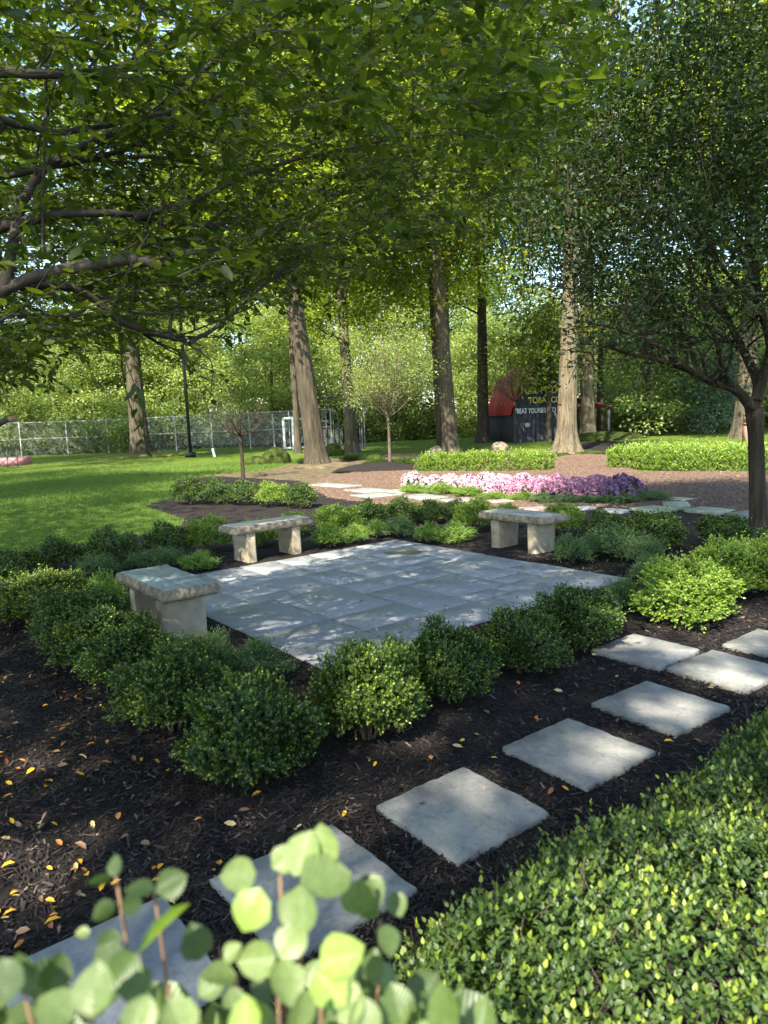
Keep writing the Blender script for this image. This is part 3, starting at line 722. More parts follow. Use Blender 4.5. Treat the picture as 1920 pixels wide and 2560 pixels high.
def bush(box, meshes, name, label, cat, group, i, dist_scale=1.0, wscale=1.0, hs=1.0):
    x0, x1, yt, yb = [v*K for v in box]
    xc = (x0+x1)/2
    p = G(xc, yb); d = math.hypot(p[0], p[1])
    r = (x1-x0)/2*p[1]/FPX
    dirv = p[:2]/d
    c = p[:2]+dirv*r*.8
    zt = AT(xc, yt+4, c[1]+r*.2)[2]
    h = max(.12, min(zt, r*2.2))*hs
    root = empty(name, (c[0], c[1], .015), R.random()*6.28); tag(root, label, cat, group)
    fo = link('foliage', meshes[i % len(meshes)], root, scale=(r*R.uniform(1.04, 1.17), r*R.uniform(1.0, 1.13), h/HZ*R.uniform(.95, 1.03)), rot=(R.normal()*.06, R.normal()*.06, 0))
    link('stems', STEM[i % 2], root, scale=(r, r, h))['kind'] = 'stuff'
    return root
grp = 'round boxwood shrubs round the patio'
front = [((400, 692, 1440, 1748), 'largest nearest dark boxwood at the front corner of the patio planting'),
         ((672, 925, 1385, 1650), 'boxwood with sunlit yellow green lower half, second in the front row'),
         ((862, 1065, 1345, 1552), 'dark boxwood in the middle of the front row with tall loose shoots'),
         ((1035, 1218, 1308, 1484), 'dense dark boxwood fourth in the front row'),
         ((1150, 1338, 1265, 1430), 'boxwood at the right end of the front row beside a stepping stone')]
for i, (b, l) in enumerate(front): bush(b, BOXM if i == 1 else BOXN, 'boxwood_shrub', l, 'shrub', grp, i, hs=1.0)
left = [((262, 500, 1400, 1625), 'dark boxwood just left of the front corner shrub'),
        ((195, 400, 1345, 1520), 'dark boxwood in front of the nearest bench'),
        ((80, 290, 1268, 1442), 'tall boxwood left of the nearest bench'),
        ((0, 190, 1222, 1372), 'boxwood with lit yellow green top at the left side'),
        ((-90, 70, 1212, 1350), 'boxwood cut by the left picture edge'),
        ((130, 330, 1308, 1475), 'low boxwood wedged between the tall one and the nearest bench'),
        ((330, 470, 1375, 1530), 'boxwood at the foot of the nearest bench leg')]
for i, (b, l) in enumerate(left): bush(b, BOXM if i == 3 else BOXN, 'boxwood_shrub', l, 'shrub', grp, i+1)
rightg = [((1382, 1592, 1208, 1368), 'bright spreading boxwood right of the front row gap'),
          ((1480, 1650, 1172, 1312), 'bright yellow tipped boxwood behind the spreading one'),
          ((1575, 1740, 1160, 1300), 'lit boxwood at the right picture edge'),
          ((1630, 1800, 1140, 1240), 'boxwood below the near right trunk')]
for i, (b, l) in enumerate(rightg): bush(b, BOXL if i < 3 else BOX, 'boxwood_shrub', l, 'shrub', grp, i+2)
row = [((68, 180, 1162, 1247), 'round dark boxwood first in the row along the lawn edge', 0), ((190, 302, 1143, 1235), 'round dark boxwood second along the lawn edge', 0),
       ((313, 407, 1130, 1214), 'round dark boxwood third along the lawn edge', 0), ((405, 497, 1118, 1203), 'boxwood touching the left end of the cream bench, lit leaf tips', 1),
       ((510, 600, 1120, 1192), 'boxwood seen under the cream bench seat', 1), ((605, 672, 1105, 1165), 'small boxwood behind the right end of the cream bench', 1),
       ((-30, 70, 1185, 1262), 'low dark boxwood at the far left by the lawn', 0),
       ((683, 778, 1088, 1160), 'lit boxwood right of the cream bench', 1), ((755, 838, 1080, 1145), 'dark boxwood in the far row, second from the cream bench', 0),
       ((828, 908, 1073, 1138), 'dark boxwood in the middle of the far row', 0), ((895, 975, 1075, 1138), 'dark boxwood left of the lit one in the far row', 0),
       ((985, 1070, 1075, 1155), 'lit green boxwood left of the grey streaked bench', 1), ((1060, 1130, 1086, 1150), 'boxwood hidden behind the grey streaked bench', 1),
       ((1170, 1252, 1090, 1165), 'bright lime boxwood behind the right end of the grey streaked bench', 1), ((1262, 1345, 1103, 1180), 'dark boxwood first right of the grey streaked bench', 0),
       ((1345, 1480, 1107, 1205), 'wide dark boxwood in the shade behind feathery herbs', 0), ((1510, 1622, 1113, 1190), 'dark boxwood left of the near right trunk', 0),
       ((955, 1010, 1080, 1130), 'small dark boxwood tucked in the far row', 0)]
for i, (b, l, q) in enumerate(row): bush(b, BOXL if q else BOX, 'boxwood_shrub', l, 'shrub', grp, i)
rowE = [((378, 450, 1033, 1094), 'leftmost boxwood of the clipped row below the bare crab tree', 0), ((432, 508, 1036, 1094), 'second boxwood of the row below the bare crab tree', 0),
        ((495, 570, 1038, 1096), 'boxwood directly in front of the bare crab tree trunk', 0), ((555, 625, 1042, 1100), 'yellow topped boxwood right of the bare crab tree', 1), ((612, 682, 1044, 1104), 'rightmost boxwood of the row below the bare crab tree', 0)]
for i, (b, l, q) in enumerate(rowE): bush(b, BOXL if q else BOX, 'boxwood_shrub', l, 'shrub', 'row of boxwoods below the bare crab tree', i)
herbs = [((172, 248, 1200, 1255), 0, 'soft grey green herb clump between two boxwoods left of the nearest bench'), ((190, 268, 1235, 1335), 1, 'tall lime green herb clump touching the nearest bench seat'),
         ((275, 345, 1193, 1240), 0, 'low herb clump behind the back corner of the nearest bench'), ((325, 395, 1182, 1238), 0, 'feathery herb clump below the third lawn edge boxwood'),
         ((397, 465, 1190, 1242), 1, 'round herb clump left of the cream bench legs'), ((675, 745, 1135, 1192), 1, 'pale flowering herb clump right of the cream bench'),
         ((750, 800, 1133, 1182), 1, 'small lime herb clump above the patio corner, left one'), ((790, 838, 1126, 1166), 1, 'smallest herb clump in the far bed'),
         ((828, 892, 1122, 1168), 0, 'green herb clump above the far patio corner'), ((893, 960, 1132, 1180), 1, 'wide lime herb clump left of the grey bench, left half'), ((945, 1024, 1132, 1180), 1, 'wide lime herb clump left of the grey bench, right half'),
         ((1200, 1272, 1160, 1228), 0, 'feathery herb clump touching the right leg of the grey bench'), ((1268, 1385, 1140, 1218), 0, 'largest feathery herb clump right of the grey bench'),
         ((1352, 1422, 1168, 1235), 0, 'finely leaved herb clump right of the largest one'), ((1308, 1380, 1255, 1325), 0, 'grey green herb at the right corner of the patio'),
         ((1370, 1430, 1205, 1262), 0, 'thin herb in the gap before the spreading boxwood'), ((400, 505, 1372, 1490), 0, 'airy herb right below the nearest bench leg'),
         ((480, 622, 1392, 1505), 0, 'airy sprawling herb on the near patio edge'), ((210, 290, 1292, 1362), 0, 'blue green herb clump in front of the nearest bench base'),
         ((818, 880, 1380, 1450), 0, 'wispy herb behind the tall shoots of the middle boxwood')]
for i, (b, q, l) in enumerate(herbs): bush(b, HERBL if q else HERB, 'herb_clump', l, 'plant', 'soft herb clumps between the boxwoods', i)
edge = [(865, 928, 1042, 1072), (925, 985, 1038, 1074), (980, 1040, 1045, 1078), (1042, 1100, 1058, 1084), (1098, 1160, 1060, 1086), (1150, 1205, 1062, 1092), (1198, 1252, 1064, 1092), (1252, 1312, 1065, 1093), (1308, 1378, 1063, 1095), (1370, 1440, 1056, 1088)]
en = ['lime edging herb at the left tip of the flower bed', 'lime edging herb under the white flowers', 'lime edging herb where white flowers turn pink', 'low edging herb left of centre in front of the flowers', 'edging herb below the middle of the flower row', 'green edging herb below the pink flowers', 'darker edging herb below the deep pink flowers', 'edging herb left of the purple clump', 'edging herb in front of the purple clump', 'last edging herb right of the purple flowers']
for i, b in enumerate(edge): bush((b[0], b[1], b[2]+4, b[3]), HERBL if i < 5 else HERB, 'edging_herb', en[i], 'plant', 'herbs edging the flower bed', i)

# chrysanthemums
T_PET = (np.array([(0, 0, 0), (.5, .45, .25), (1, 0, .1), (.5, -.45, .25)]), [(0, 2, 1), (0, 3, 2)])
def mum_mesh(mat, seed):
    rg_ = np.random.default_rng(seed)
    d, b = dome_points(120, 1, 1, seed, .08, -.1)
    C = d*b[:, None]*np.array([.95, .95, .85])+np.array([0, 0, .15])
    n = len(C); k = 15
    N = np.repeat(d, k, 0); P = np.repeat(C, k, 0)
    D = nrm(rv(n*k)+N*.45)
    hv = np.repeat(R.random(n), k)
    return mesh_np('flower_heads', *leaves(P, D, N, .17*(.8+.4*R.random(n*k)), .12, T_PET, np.clip(hv*.6+R.random(n*k)*.4, 0, 1))[:2], M[mat], attr=np.repeat(np.clip(hv*.6+R.random(n*k)*.4, 0, 1), 4))
MUM = {m: [mum_mesh(m, 80+i) for i in range(2)] for m in ('mumwhite', 'mumlilac', 'mumpink', 'mumpurple')}
mums = []
for i in range(11): mums.append((893+i*40, 1026+(i % 2)*3+i*.6, 44, 30, 'mumwhite' if i < 6 else ('mumlilac' if i < 8 else 'mumpink'), 'back'))
for i in range(9): mums.append((985+i*38, 1036+i*1.3, 44, 33, 'mumwhite' if i < 1 else ('mumlilac' if i < 3 else 'mumpink'), 'front'))
mums += [(1300, 1032, 50, 40, 'mumpink', 'back'), (1330, 1044, 48, 42, 'mumpurple', 'front'), (1368, 1036, 66, 48, 'mumpurple', 'back'), (1345, 1032, 50, 42, 'mumpurple', 'back')]
cn = {'mumwhite': 'white', 'mumlilac': 'pale lilac', 'mumpink': 'pink', 'mumpurple': 'purple'}
cntm = {}
ordn = ['first', 'second', 'third', 'fourth', 'fifth', 'sixth', 'seventh', 'eighth', 'ninth']
for i, (x, yt, w, h, m_, rw) in enumerate(mums):
    key = (m_, rw); q = cntm.get(key, 0); cntm[key] = q+1
    yb = yt+h
    p = G(x*K, yb*K); r = w/2*K*p[1]/FPX*1.25; c = p[:2]+np.array([0, r*.8])
    z = AT(x*K, yt*K, c[1])[2]
    root = empty('chrysanthemum', (c[0], c[1], .03), R.random()*6)
    tag(root, f'{cn[m_]} flowering mum, {ordn[q]} {cn[m_]} one from the left in the {rw} row', 'flowers', 'mums in the long flower bed')
    f_ = link('flower_heads', MUM[m_][i % 2], root, scale=(r*.95, r*.95, max(.15, z-.02)*R.uniform(1, 1.22))); f_['kind'] = 'stuff'
    link('foliage', HERB[i % 3], root, scale=(r*.85, r*.85, max(.12, z-.14)/HZ))

# ================================================================= HEDGES
def hedge(name, label, cx, cy, ang, L, W, H, dens, leaf, ll, lw, k=6, T=T_DIA, ln=.07, seed=0, base=.2, tip=.9, amp=.03, cull=False):
    root = empty(name, (cx, cy, 0), ang); tag(root, label, 'hedge')
    A = L*W+2*(L+W)*H; n = int(A*dens)
    w = np.array([L*W, L*H, L*H, W*H, W*H]); f = R.choice(5, n, p=w/w.sum())
    u, v = R.random(n)-.5, R.random(n)-.5; h_ = R.random(n)
    P = np.zeros((n, 3)); N = np.zeros((n, 3))
    for i, (px_, py_, pz_, nn) in enumerate([(u*L, v*W, np.full(n, H), (0, 0, 1)), (u*L, np.full(n, -W/2), h_*H, (0, -1, .2)), (u*L, np.full(n, W/2), h_*H, (0, 1, .2)), (np.full(n, -L/2), v*W, h_*H, (-1, 0, .2)), (np.full(n, L/2), v*W, h_*H, (1, 0, .2))]):
        k_ = f == i; P[k_] = np.stack([px_, py_, pz_], 1)[k_]; N[k_] = nn
    # rounded shoulders and lumps
    e = np.maximum(np.abs(P[:, 0])/(L/2), np.abs(P[:, 1])/(W/2))
    P[:, 2] -= .18*H*np.clip((np.abs(P[:, 1])/(W/2)-.7)/.3, 0, 1)**2*(P[:, 2] > H*.7)
    P += N*(amp*(np.sin(P[:, 0]*5+seed)*np.cos(P[:, 1]*6)+.6*np.sin(P[:, 0]*13+P[:, 1]*9)))[:, None]
    P -= N*(R.random(n)**2*.09)[:, None]
    P[:, 2] = np.maximum(P[:, 2], .02)
    tall = R.random(n) < .04
    if cull:   # nothing of the hedge is built far behind the viewer or deep out of view
        ca, sa = math.cos(ang), math.sin(ang)
        Wp = np.stack([cx+P[:, 0]*ca-P[:, 1]*sa, cy+P[:, 0]*sa+P[:, 1]*ca, P[:, 2]], 1); qx, qy, qd = project(Wp)
        kk = (qd > .35) & (qx > -200) & (qx < 2500) & (qy < 3300); P, N, tall = P[kk], N[kk], tall[kk]
    V, F, A_ = shoots(P, N, np.where(tall, ln*2, ln), k, ll, lw, T, .7, .6, base, tip)
    o = link('foliage', mesh_np('foliage', V, F, M[leaf], A_), root)
    # inner woody core
    parts = []
    for q in range(int(L*7)):
        p0 = np.array([(R.random()-.5)*L*.9, (R.random()-.5)*W*.6, 0]); p1 = p0+np.array([R.normal()*.1, R.normal()*.12, H*.85])
        parts.append(tube([p0, (p0+p1)/2+R.normal(size=3)*.03, p1], [.012, .009, .004], 5, 2))
    if cull:
        for q in range(900):
            p0 = P[R.integers(len(P))]; e_ = p0+nrm(np.array([R.normal()*.5, R.normal()*.5, 1]))*R.uniform(.04, .11)
            parts.append(tube([p0-(0, 0, .03), e_], [.0011, .0007], 3, 1, smooth=False))
    V, F, A_ = merge(parts); link('stems', mesh_np('stems', V, F, M['twig']), root)['kind'] = 'stuff'
    return root
# near hedge along the stepping stones (parallel to the path)
e1 = G(1273, 2150, .5)[:2]; dirp = np.array([math.cos(PATH), math.sin(PATH)]); nrm_p = np.array([dirp[1], -dirp[0]])
W_ = 1.3; L_ = 4.2
cc = e1+dirp*(.55)+nrm_p*(W_/2+.02)
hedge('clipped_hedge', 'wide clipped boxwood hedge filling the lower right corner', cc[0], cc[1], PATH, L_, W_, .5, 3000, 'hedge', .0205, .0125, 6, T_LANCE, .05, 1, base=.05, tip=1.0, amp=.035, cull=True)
a = G(1060, 1182)[:2]; b = G(1382, 1180)[:2]; c_2 = (a+b)/2; an = math.atan2(*(b-a)[::-1])
hedge('clipped_hedge', 'low sunlit boxwood hedge behind the flower bed', c_2[0], c_2[1]+.45, an, np.linalg.norm(b-a), .8, .42, 420, 'boxsunlit', .055, .036, 6, T_DIA, .13, 2, amp=.07)
a = G(1600, 1172)[:2]; b = G(1960, 1185)[:2]; c_2 = (a+b)/2; an = math.atan2(*(b-a)[::-1])
hedge('clipped_hedge', 'broad bright lime hedge at right in front of the brown bin', c_2[0]+.1, c_2[1]+1.1, an, np.linalg.norm(b-a), 2.1, .5, 420, 'boxsunlit', .055, .036, 6, T_DIA, .13, 3, amp=.05)
bush((850, 912, 985, 1016), BOX, 'boxwood_shrub', 'dark boxwood at the shaded left end of the low sunlit hedge', 'shrub', None, 0)

# ================================================================= TREES, named ones
def P0(px, py): return G(px, py)
crown_pool = []
def pool(ncl, rx, z0, z1, seed, nper, ls, cs):
    C = crown_centres(ncl, rx, rx, z0, z1, seed, .35); V, F, A = clump_leaves(C, nper, .62*cs, .42, ls, ls*.75)
    return mesh_np('crown', V, F, M['maple'], A)
cmA = pool(230, 8.5, 6.5, 24, 903, 110, .26, 1.3); cmB = pool(210, 5.5, 6.2, 19, 904, 120, .19, 1.0); cmC = cmB
t1 = P0(352, 1142)
tall_tree('big_tree', 'broad lone tree with furrowed trunk on the left lawn', tuple(t1), .56, 6.5, 24, 8.5, (.004, 0), 'bark', 'maple', own=True, seed=3, flare=.75, ncl=230, nper=110, ls=.26, seg=64, rough=.035, cs=1.3, crown_off=(1, -3))
t2 = P0(795, 1168)
tall_tree('big_tree', 'leaning dark barked tree beside the mossy boulder', tuple(t2), .38, 6.2, 19, 5.5, (-.155*.55, 0), 'barkmid', 'maple', seed=4, flare=1.0, ncl=210, nper=120, ls=.19, seg=64, rough=.045)
t3 = P0(880, 1132)
tall_tree('big_tree', 'slim straight tree behind the leaning one, by the black gate', tuple(t3), .33, 6.5, 22, 6.5, (-.02, 0), 'bark', 'maple', crown_me=cmA, own=True, ncl=200, nper=110, ls=.24, cs=1.2, seed=5, flare=1.1, seg=40, crown_rz=2)
t4 = P0(1128, 1132)
tall_tree('big_tree', 'tall brown trunk left of the barn, double with a dark one', tuple(t4), .36, 7.5, 24, 6, (-.045, 0), 'bark', 'maple', crown_me=cmB, own=True, ncl=180, nper=110, ls=.22, cs=1.1, seed=6, flare=.5, seg=40, crown_rz=1)
t4b = P0(1105, 1126)
tall_tree('big_tree', 'dark trunk close behind the tall brown trunk', tuple(t4b), .26, 9, 22, 6, (-.03, 0), 'barkdark', 'maple', crown_me=cmB, seed=16, flare=.4, seg=24, crown_rz=3)
t5 = P0(1208, 1107)
f5 = [([AT(1212, 690, t5[1]), AT(1196, 660, t5[1]-.3), AT(1183, 610, t5[1]-.5), AT(1180, 540, t5[1]-.8)], [.16, .13, .11, .06])]
tall_tree('big_tree', 'near black forked trunk directly left of the barn', tuple(t5), .38, 9, 25, 7, (.012, 0), 'barkdark', 'maple', crown_me=cmA, own=True, ncl=200, nper=110, ls=.25, cs=1.2, seed=7, flare=.7, seg=32, forks=f5, crown_rz=4, crown_off=(0, -6))
t6 = P0(1415, 1138)
f6 = [([AT(1400, 575, t6[1]), AT(1330, 550, t6[1]-.5), AT(1260, 535, t6[1]-1), AT(1200, 528, t6[1]-1.5)], [.09, .07, .045, .02]),
      ([AT(1425, 390, t6[1]), AT(1480, 340, t6[1]-.3), AT(1545, 295, t6[1]-.5)], [.12, .09, .05]),
      ([AT(1410, 500, t6[1]), AT(1370, 470, t6[1]-.5), AT(1300, 420, t6[1]-1)], [.1, .085, .05]),
      ([AT(1455, 220, t6[1]), AT(1500, 130, t6[1]), AT(1540, 0, t6[1])], [.14, .12, .1])]
tall_tree('big_tree', 'sunlit pale trunk with mossy flared roots in front of the barn', tuple(t6), .38, 7.5, 22, 5.5, (.02, .01), 'barkpale', 'maple', own=True, seed=8, flare=1.5, ncl=110, nper=110, ls=.19, seg=64, forks=f6, rough=.03, bend=.1)
t7 = P0(1470, 1100)
tall_tree('big_tree', 'pale trunk just behind the sunlit one with moss at its foot', tuple(t7), .44, 9, 24, 7, (-.012, 0), 'barkpale', 'maple', crown_me=cmA, own=True, ncl=200, nper=110, ls=.26, cs=1.2, seed=9, flare=.9, seg=40, crown_rz=5, crown_off=(0, -6))
t8 = P0(1500, 1092)
tall_tree('slim_tree', 'slim grey trunk right of the barn lean-to', tuple(t8), .24, 8, 20, 5, (.01, 0), 'barkdark', 'maple', crown_me=cmC, own=True, ncl=120, nper=100, ls=.24, seed=10, flare=.6, seg=20, crown_rz=2)
t9 = P0(1480, 1096)
tall_tree('slim_tree', 'thin dark trunk between the pale pair and the lean-to', tuple(t9), .18, 9, 19, 4.5, (.0, 0), 'barkdark', 'forestdark', crown_me=cmC, own=True, ncl=100, nper=100, ls=.24, seed=11, flare=.5, seg=16, crown_rz=4)
t10 = P0(1372, 1104)
tall_tree('slim_tree', 'thin shaded trunk standing right in front of the barn lettering', tuple(t10), .18, 2.75, 8, 2.6, (.012, 0), 'barkdark', 'maple', seed=12, flare=.9, ncl=60, nper=110, ls=.2, seg=16, htop=8)
t11 = P0(1862, 1095)
tall_tree('big_tree', 'thick lit trunk behind the bright lime hedge at right', tuple(t11), .52, 7, 23, 7.5, (.012, 0), 'bark', 'maple', crown_me=cmA, seed=13, flare=1.1, seg=48, crown_rz=1.3, rough=.035)
# grassy humps at roots
def mound(name, label, p, rx, ry, h, mat, cat, seed=0, n=26, m=9, amp=.12, loc_z=0.0, rz=0):
    rg_ = np.random.default_rng(seed); th = np.linspace(0, 6.283, n, endpoint=False); ph = np.linspace(0, math.pi/2, m)
    V = []
    s1, s2 = rg_.random(2)*6
    for p_ in ph:
        q = 1+amp*(np.sin(th*3+s1+p_*2)+.6*np.sin(th*5+s2-p_*3)+.4*rg_.normal(size=n)*.5)
        V.append(np.column_stack([np.cos(th)*math.cos(p_)*rx*q, np.sin(th)*math.cos(p_)*ry*q, math.sin(p_)**.9*h*(1+amp*.5*np.sin(th*2+s1))*np.ones(n)-.03]))
    V = np.concatenate(V); F = [(r_*n+q, r_*n+(q+1) % n, (r_+1)*n+(q+1) % n, (r_+1)*n+q) for r_ in range(m-1) for q in range(n)]
    o = link(name, mesh_np(name, V, np.array(F), M[mat], smooth=True), loc=(p[0], p[1], loc_z), rz=rz)
    if cat: tag(o, label, cat)
    else: tag(o, kind='structure')
    return o
M['rootgrass'] = noisemat('dry_grass', [(.3, (.08, .10, .02)), (.5, (.12, .13, .03)), (.7, (.18, .165, .06))], 3, .95, 1, 40, .04, spec=.1)
mound('grassy_mound', '', t1+np.array([.35, -.2, 0]), 3.0, 2.0, .28, 'rootgrass', None, 1)
mound('grassy_mound', '', t6+np.array([.2, .3, 0]), 1.5, 1.3, .22, 'moss', None, 2)
mound('grassy_mound', '', t7+np.array([.6, -.8, 0]), 2.3, 1.6, .5, 'moss', None, 3)
mound('grassy_mound', '', t2+np.array([.1, .1, 0]), 1.3, 1.0, .2, 'soil', None, 4)
mound('boulder', 'large rounded mossy boulder left of the leaning tree', P0(686, 1160)+np.array([0, .5, 0]), .68, .55, .72, 'moss', 'boulder', 5, amp=.07)
mound('boulder', 'low dark mossy boulder at the left foot of the large one', P0(637, 1163)+np.array([0, .4, 0]), .62, .4, .38, 'moss', 'boulder', 6)
mound('boulder', 'mossy boulder between the leaning tree and the slim straight tree', P0(832, 1140)+np.array([0, .4, 0]), .6, .45, .62, 'moss', 'boulder', 7)
mound('boulder', 'pale tan boulder at the foot of the black forked trunk', P0(1252, 1127)+np.array([0, .4, 0]), .42, .35, .42, 'rock', 'boulder', 8, amp=.15)
mound('boulder', 'grey boulder against the left side of the tall brown trunk', P0(1098, 1134)+np.array([-.1, .2, 0]), .4, .3, .38, 'rock', 'boulder', 9)
mound('boulder', 'small mossy rock among ground plants near the young tree', P0(935, 1152)+np.array([0, .3, 0]), .4, .35, .3, 'moss', 'boulder', 10)
mound('mulch_mound', '', P0(975, 1180)+np.array([.2, .8, 0]), 2.3, 1.1, .3, 'mulch', None, 11)
for (x, y, w, lb) in ((770, 1160, 60, 'dark low ground plant at the left roots of the leaning tree'), (880, 1152, 70, 'low ground plant under the slim straight tree'), (950, 1163, 90, 'spreading ground plant left of the young tree')):
    bush(((x-w/2)/K, (x+w/2)/K, (y-18)/K, y/K), BOX, 'ground_plant', lb, 'plant', 'low plants at the tree roots', 1)

def twig_tree(name, label, base, h0, R_, Htop, r0, nb, seed, bark='twig', leaf=None, nleaf=0, ls=.05, spread=.5, cat='tree', sub=5, lw=.5):
    rg_ = np.random.default_rng(seed)
    root = empty(name, tuple(base)); tag(root, label, cat)
    V, F, A = tube([(0, 0, -.05), (.01, 0, h0*.5), (0, 0, h0)], [r0*1.15, r0, r0*.95], 10, 4, flare=.25, lobes=4)
    link('trunk', mesh_np('trunk', V, F, M[bark], smooth=True), root)
    parts = []; tips = []
    for i in range(nb):
        a = i/nb*6.283+rg_.random()*.5; q = R_*(.45+.55*rg_.random()); zt = h0+(Htop-h0)*(.55+.45*rg_.random())*(1-.25*(q/R_)**2)
        b = np.array([0, 0, h0-.02]); t = np.array([math.cos(a)*q, math.sin(a)*q, zt])
        m = b+(t-b)*np.array([.55, .55, .32])+rg_.normal(size=3)*.04
        path, rr = smooth_path([b, m, t], [r0*.55, r0*.32, r0*.07], 6)
        parts.append(tube(path, rr, 6, 1, smooth=False)); tips.append(t)
        for s_ in range(sub):
            j = rg_.integers(3, len(path)-1); p = path[j]; dd = nrm((t-p)+rg_.normal(size=3)*.55*np.linalg.norm(t-b)+np.array([0, 0, .3]))
            ll = (.25+.35*rg_.random())*np.linalg.norm(t-b)
            e = p+dd*ll; parts.append(tube([p, (p+e)/2+rg_.normal(size=3)*.03, e], [rr[j]*.6, rr[j]*.4, .003], 5, 2)); tips.append(e)
            for s2 in range(3):
                p3 = p+(e-p)*(.3+.6*rg_.random()); e3 = p3+nrm(dd+rg_.normal(size=3)*.7)*ll*.5
                parts.append(tube([p3, e3], [.006, .003], 4, 1, smooth=False)); tips.append(e3)
    V, F, A = merge(parts); link('branches', mesh_np('branches', V, F, M[bark], smooth=True), root)
    if leaf:
        C = np.array(tips); V, F, A = clump_leaves(C, nleaf, .16*R_/1.2, .8, ls, ls*lw, T_DIA)
        link('crown', mesh_np('crown', V, F, M[leaf], A), root)
    return root
cb = P0(608, 1198)
twig_tree('crab_tree', 'small nearly bare vase shaped tree with grey trunk above the boxwood row', cb, 1.35, 1.05, 2.75, .055, 9, 5, bark='barkdark', leaf='canopy', nleaf=2, ls=.05, sub=6)
bc = P0(1268, 1108)
twig_tree('understory_tree', 'spindly tree whose leafy branches hide the barn roof', (bc[0], bc[1]-2.5, 0), 2.4, 2.6, 6.0, .05, 9, 31, bark='barkdark', leaf='forestdark', nleaf=5, ls=.12, sub=5)
sp = P0(975, 1168)
twig_tree('young_tree', 'slender young tree with pale yellow green feathery crown', sp, 1.7, 1.35, 5.4, .05, 12, 6, leaf='forest', nleaf=26, ls=.07, sub=7)

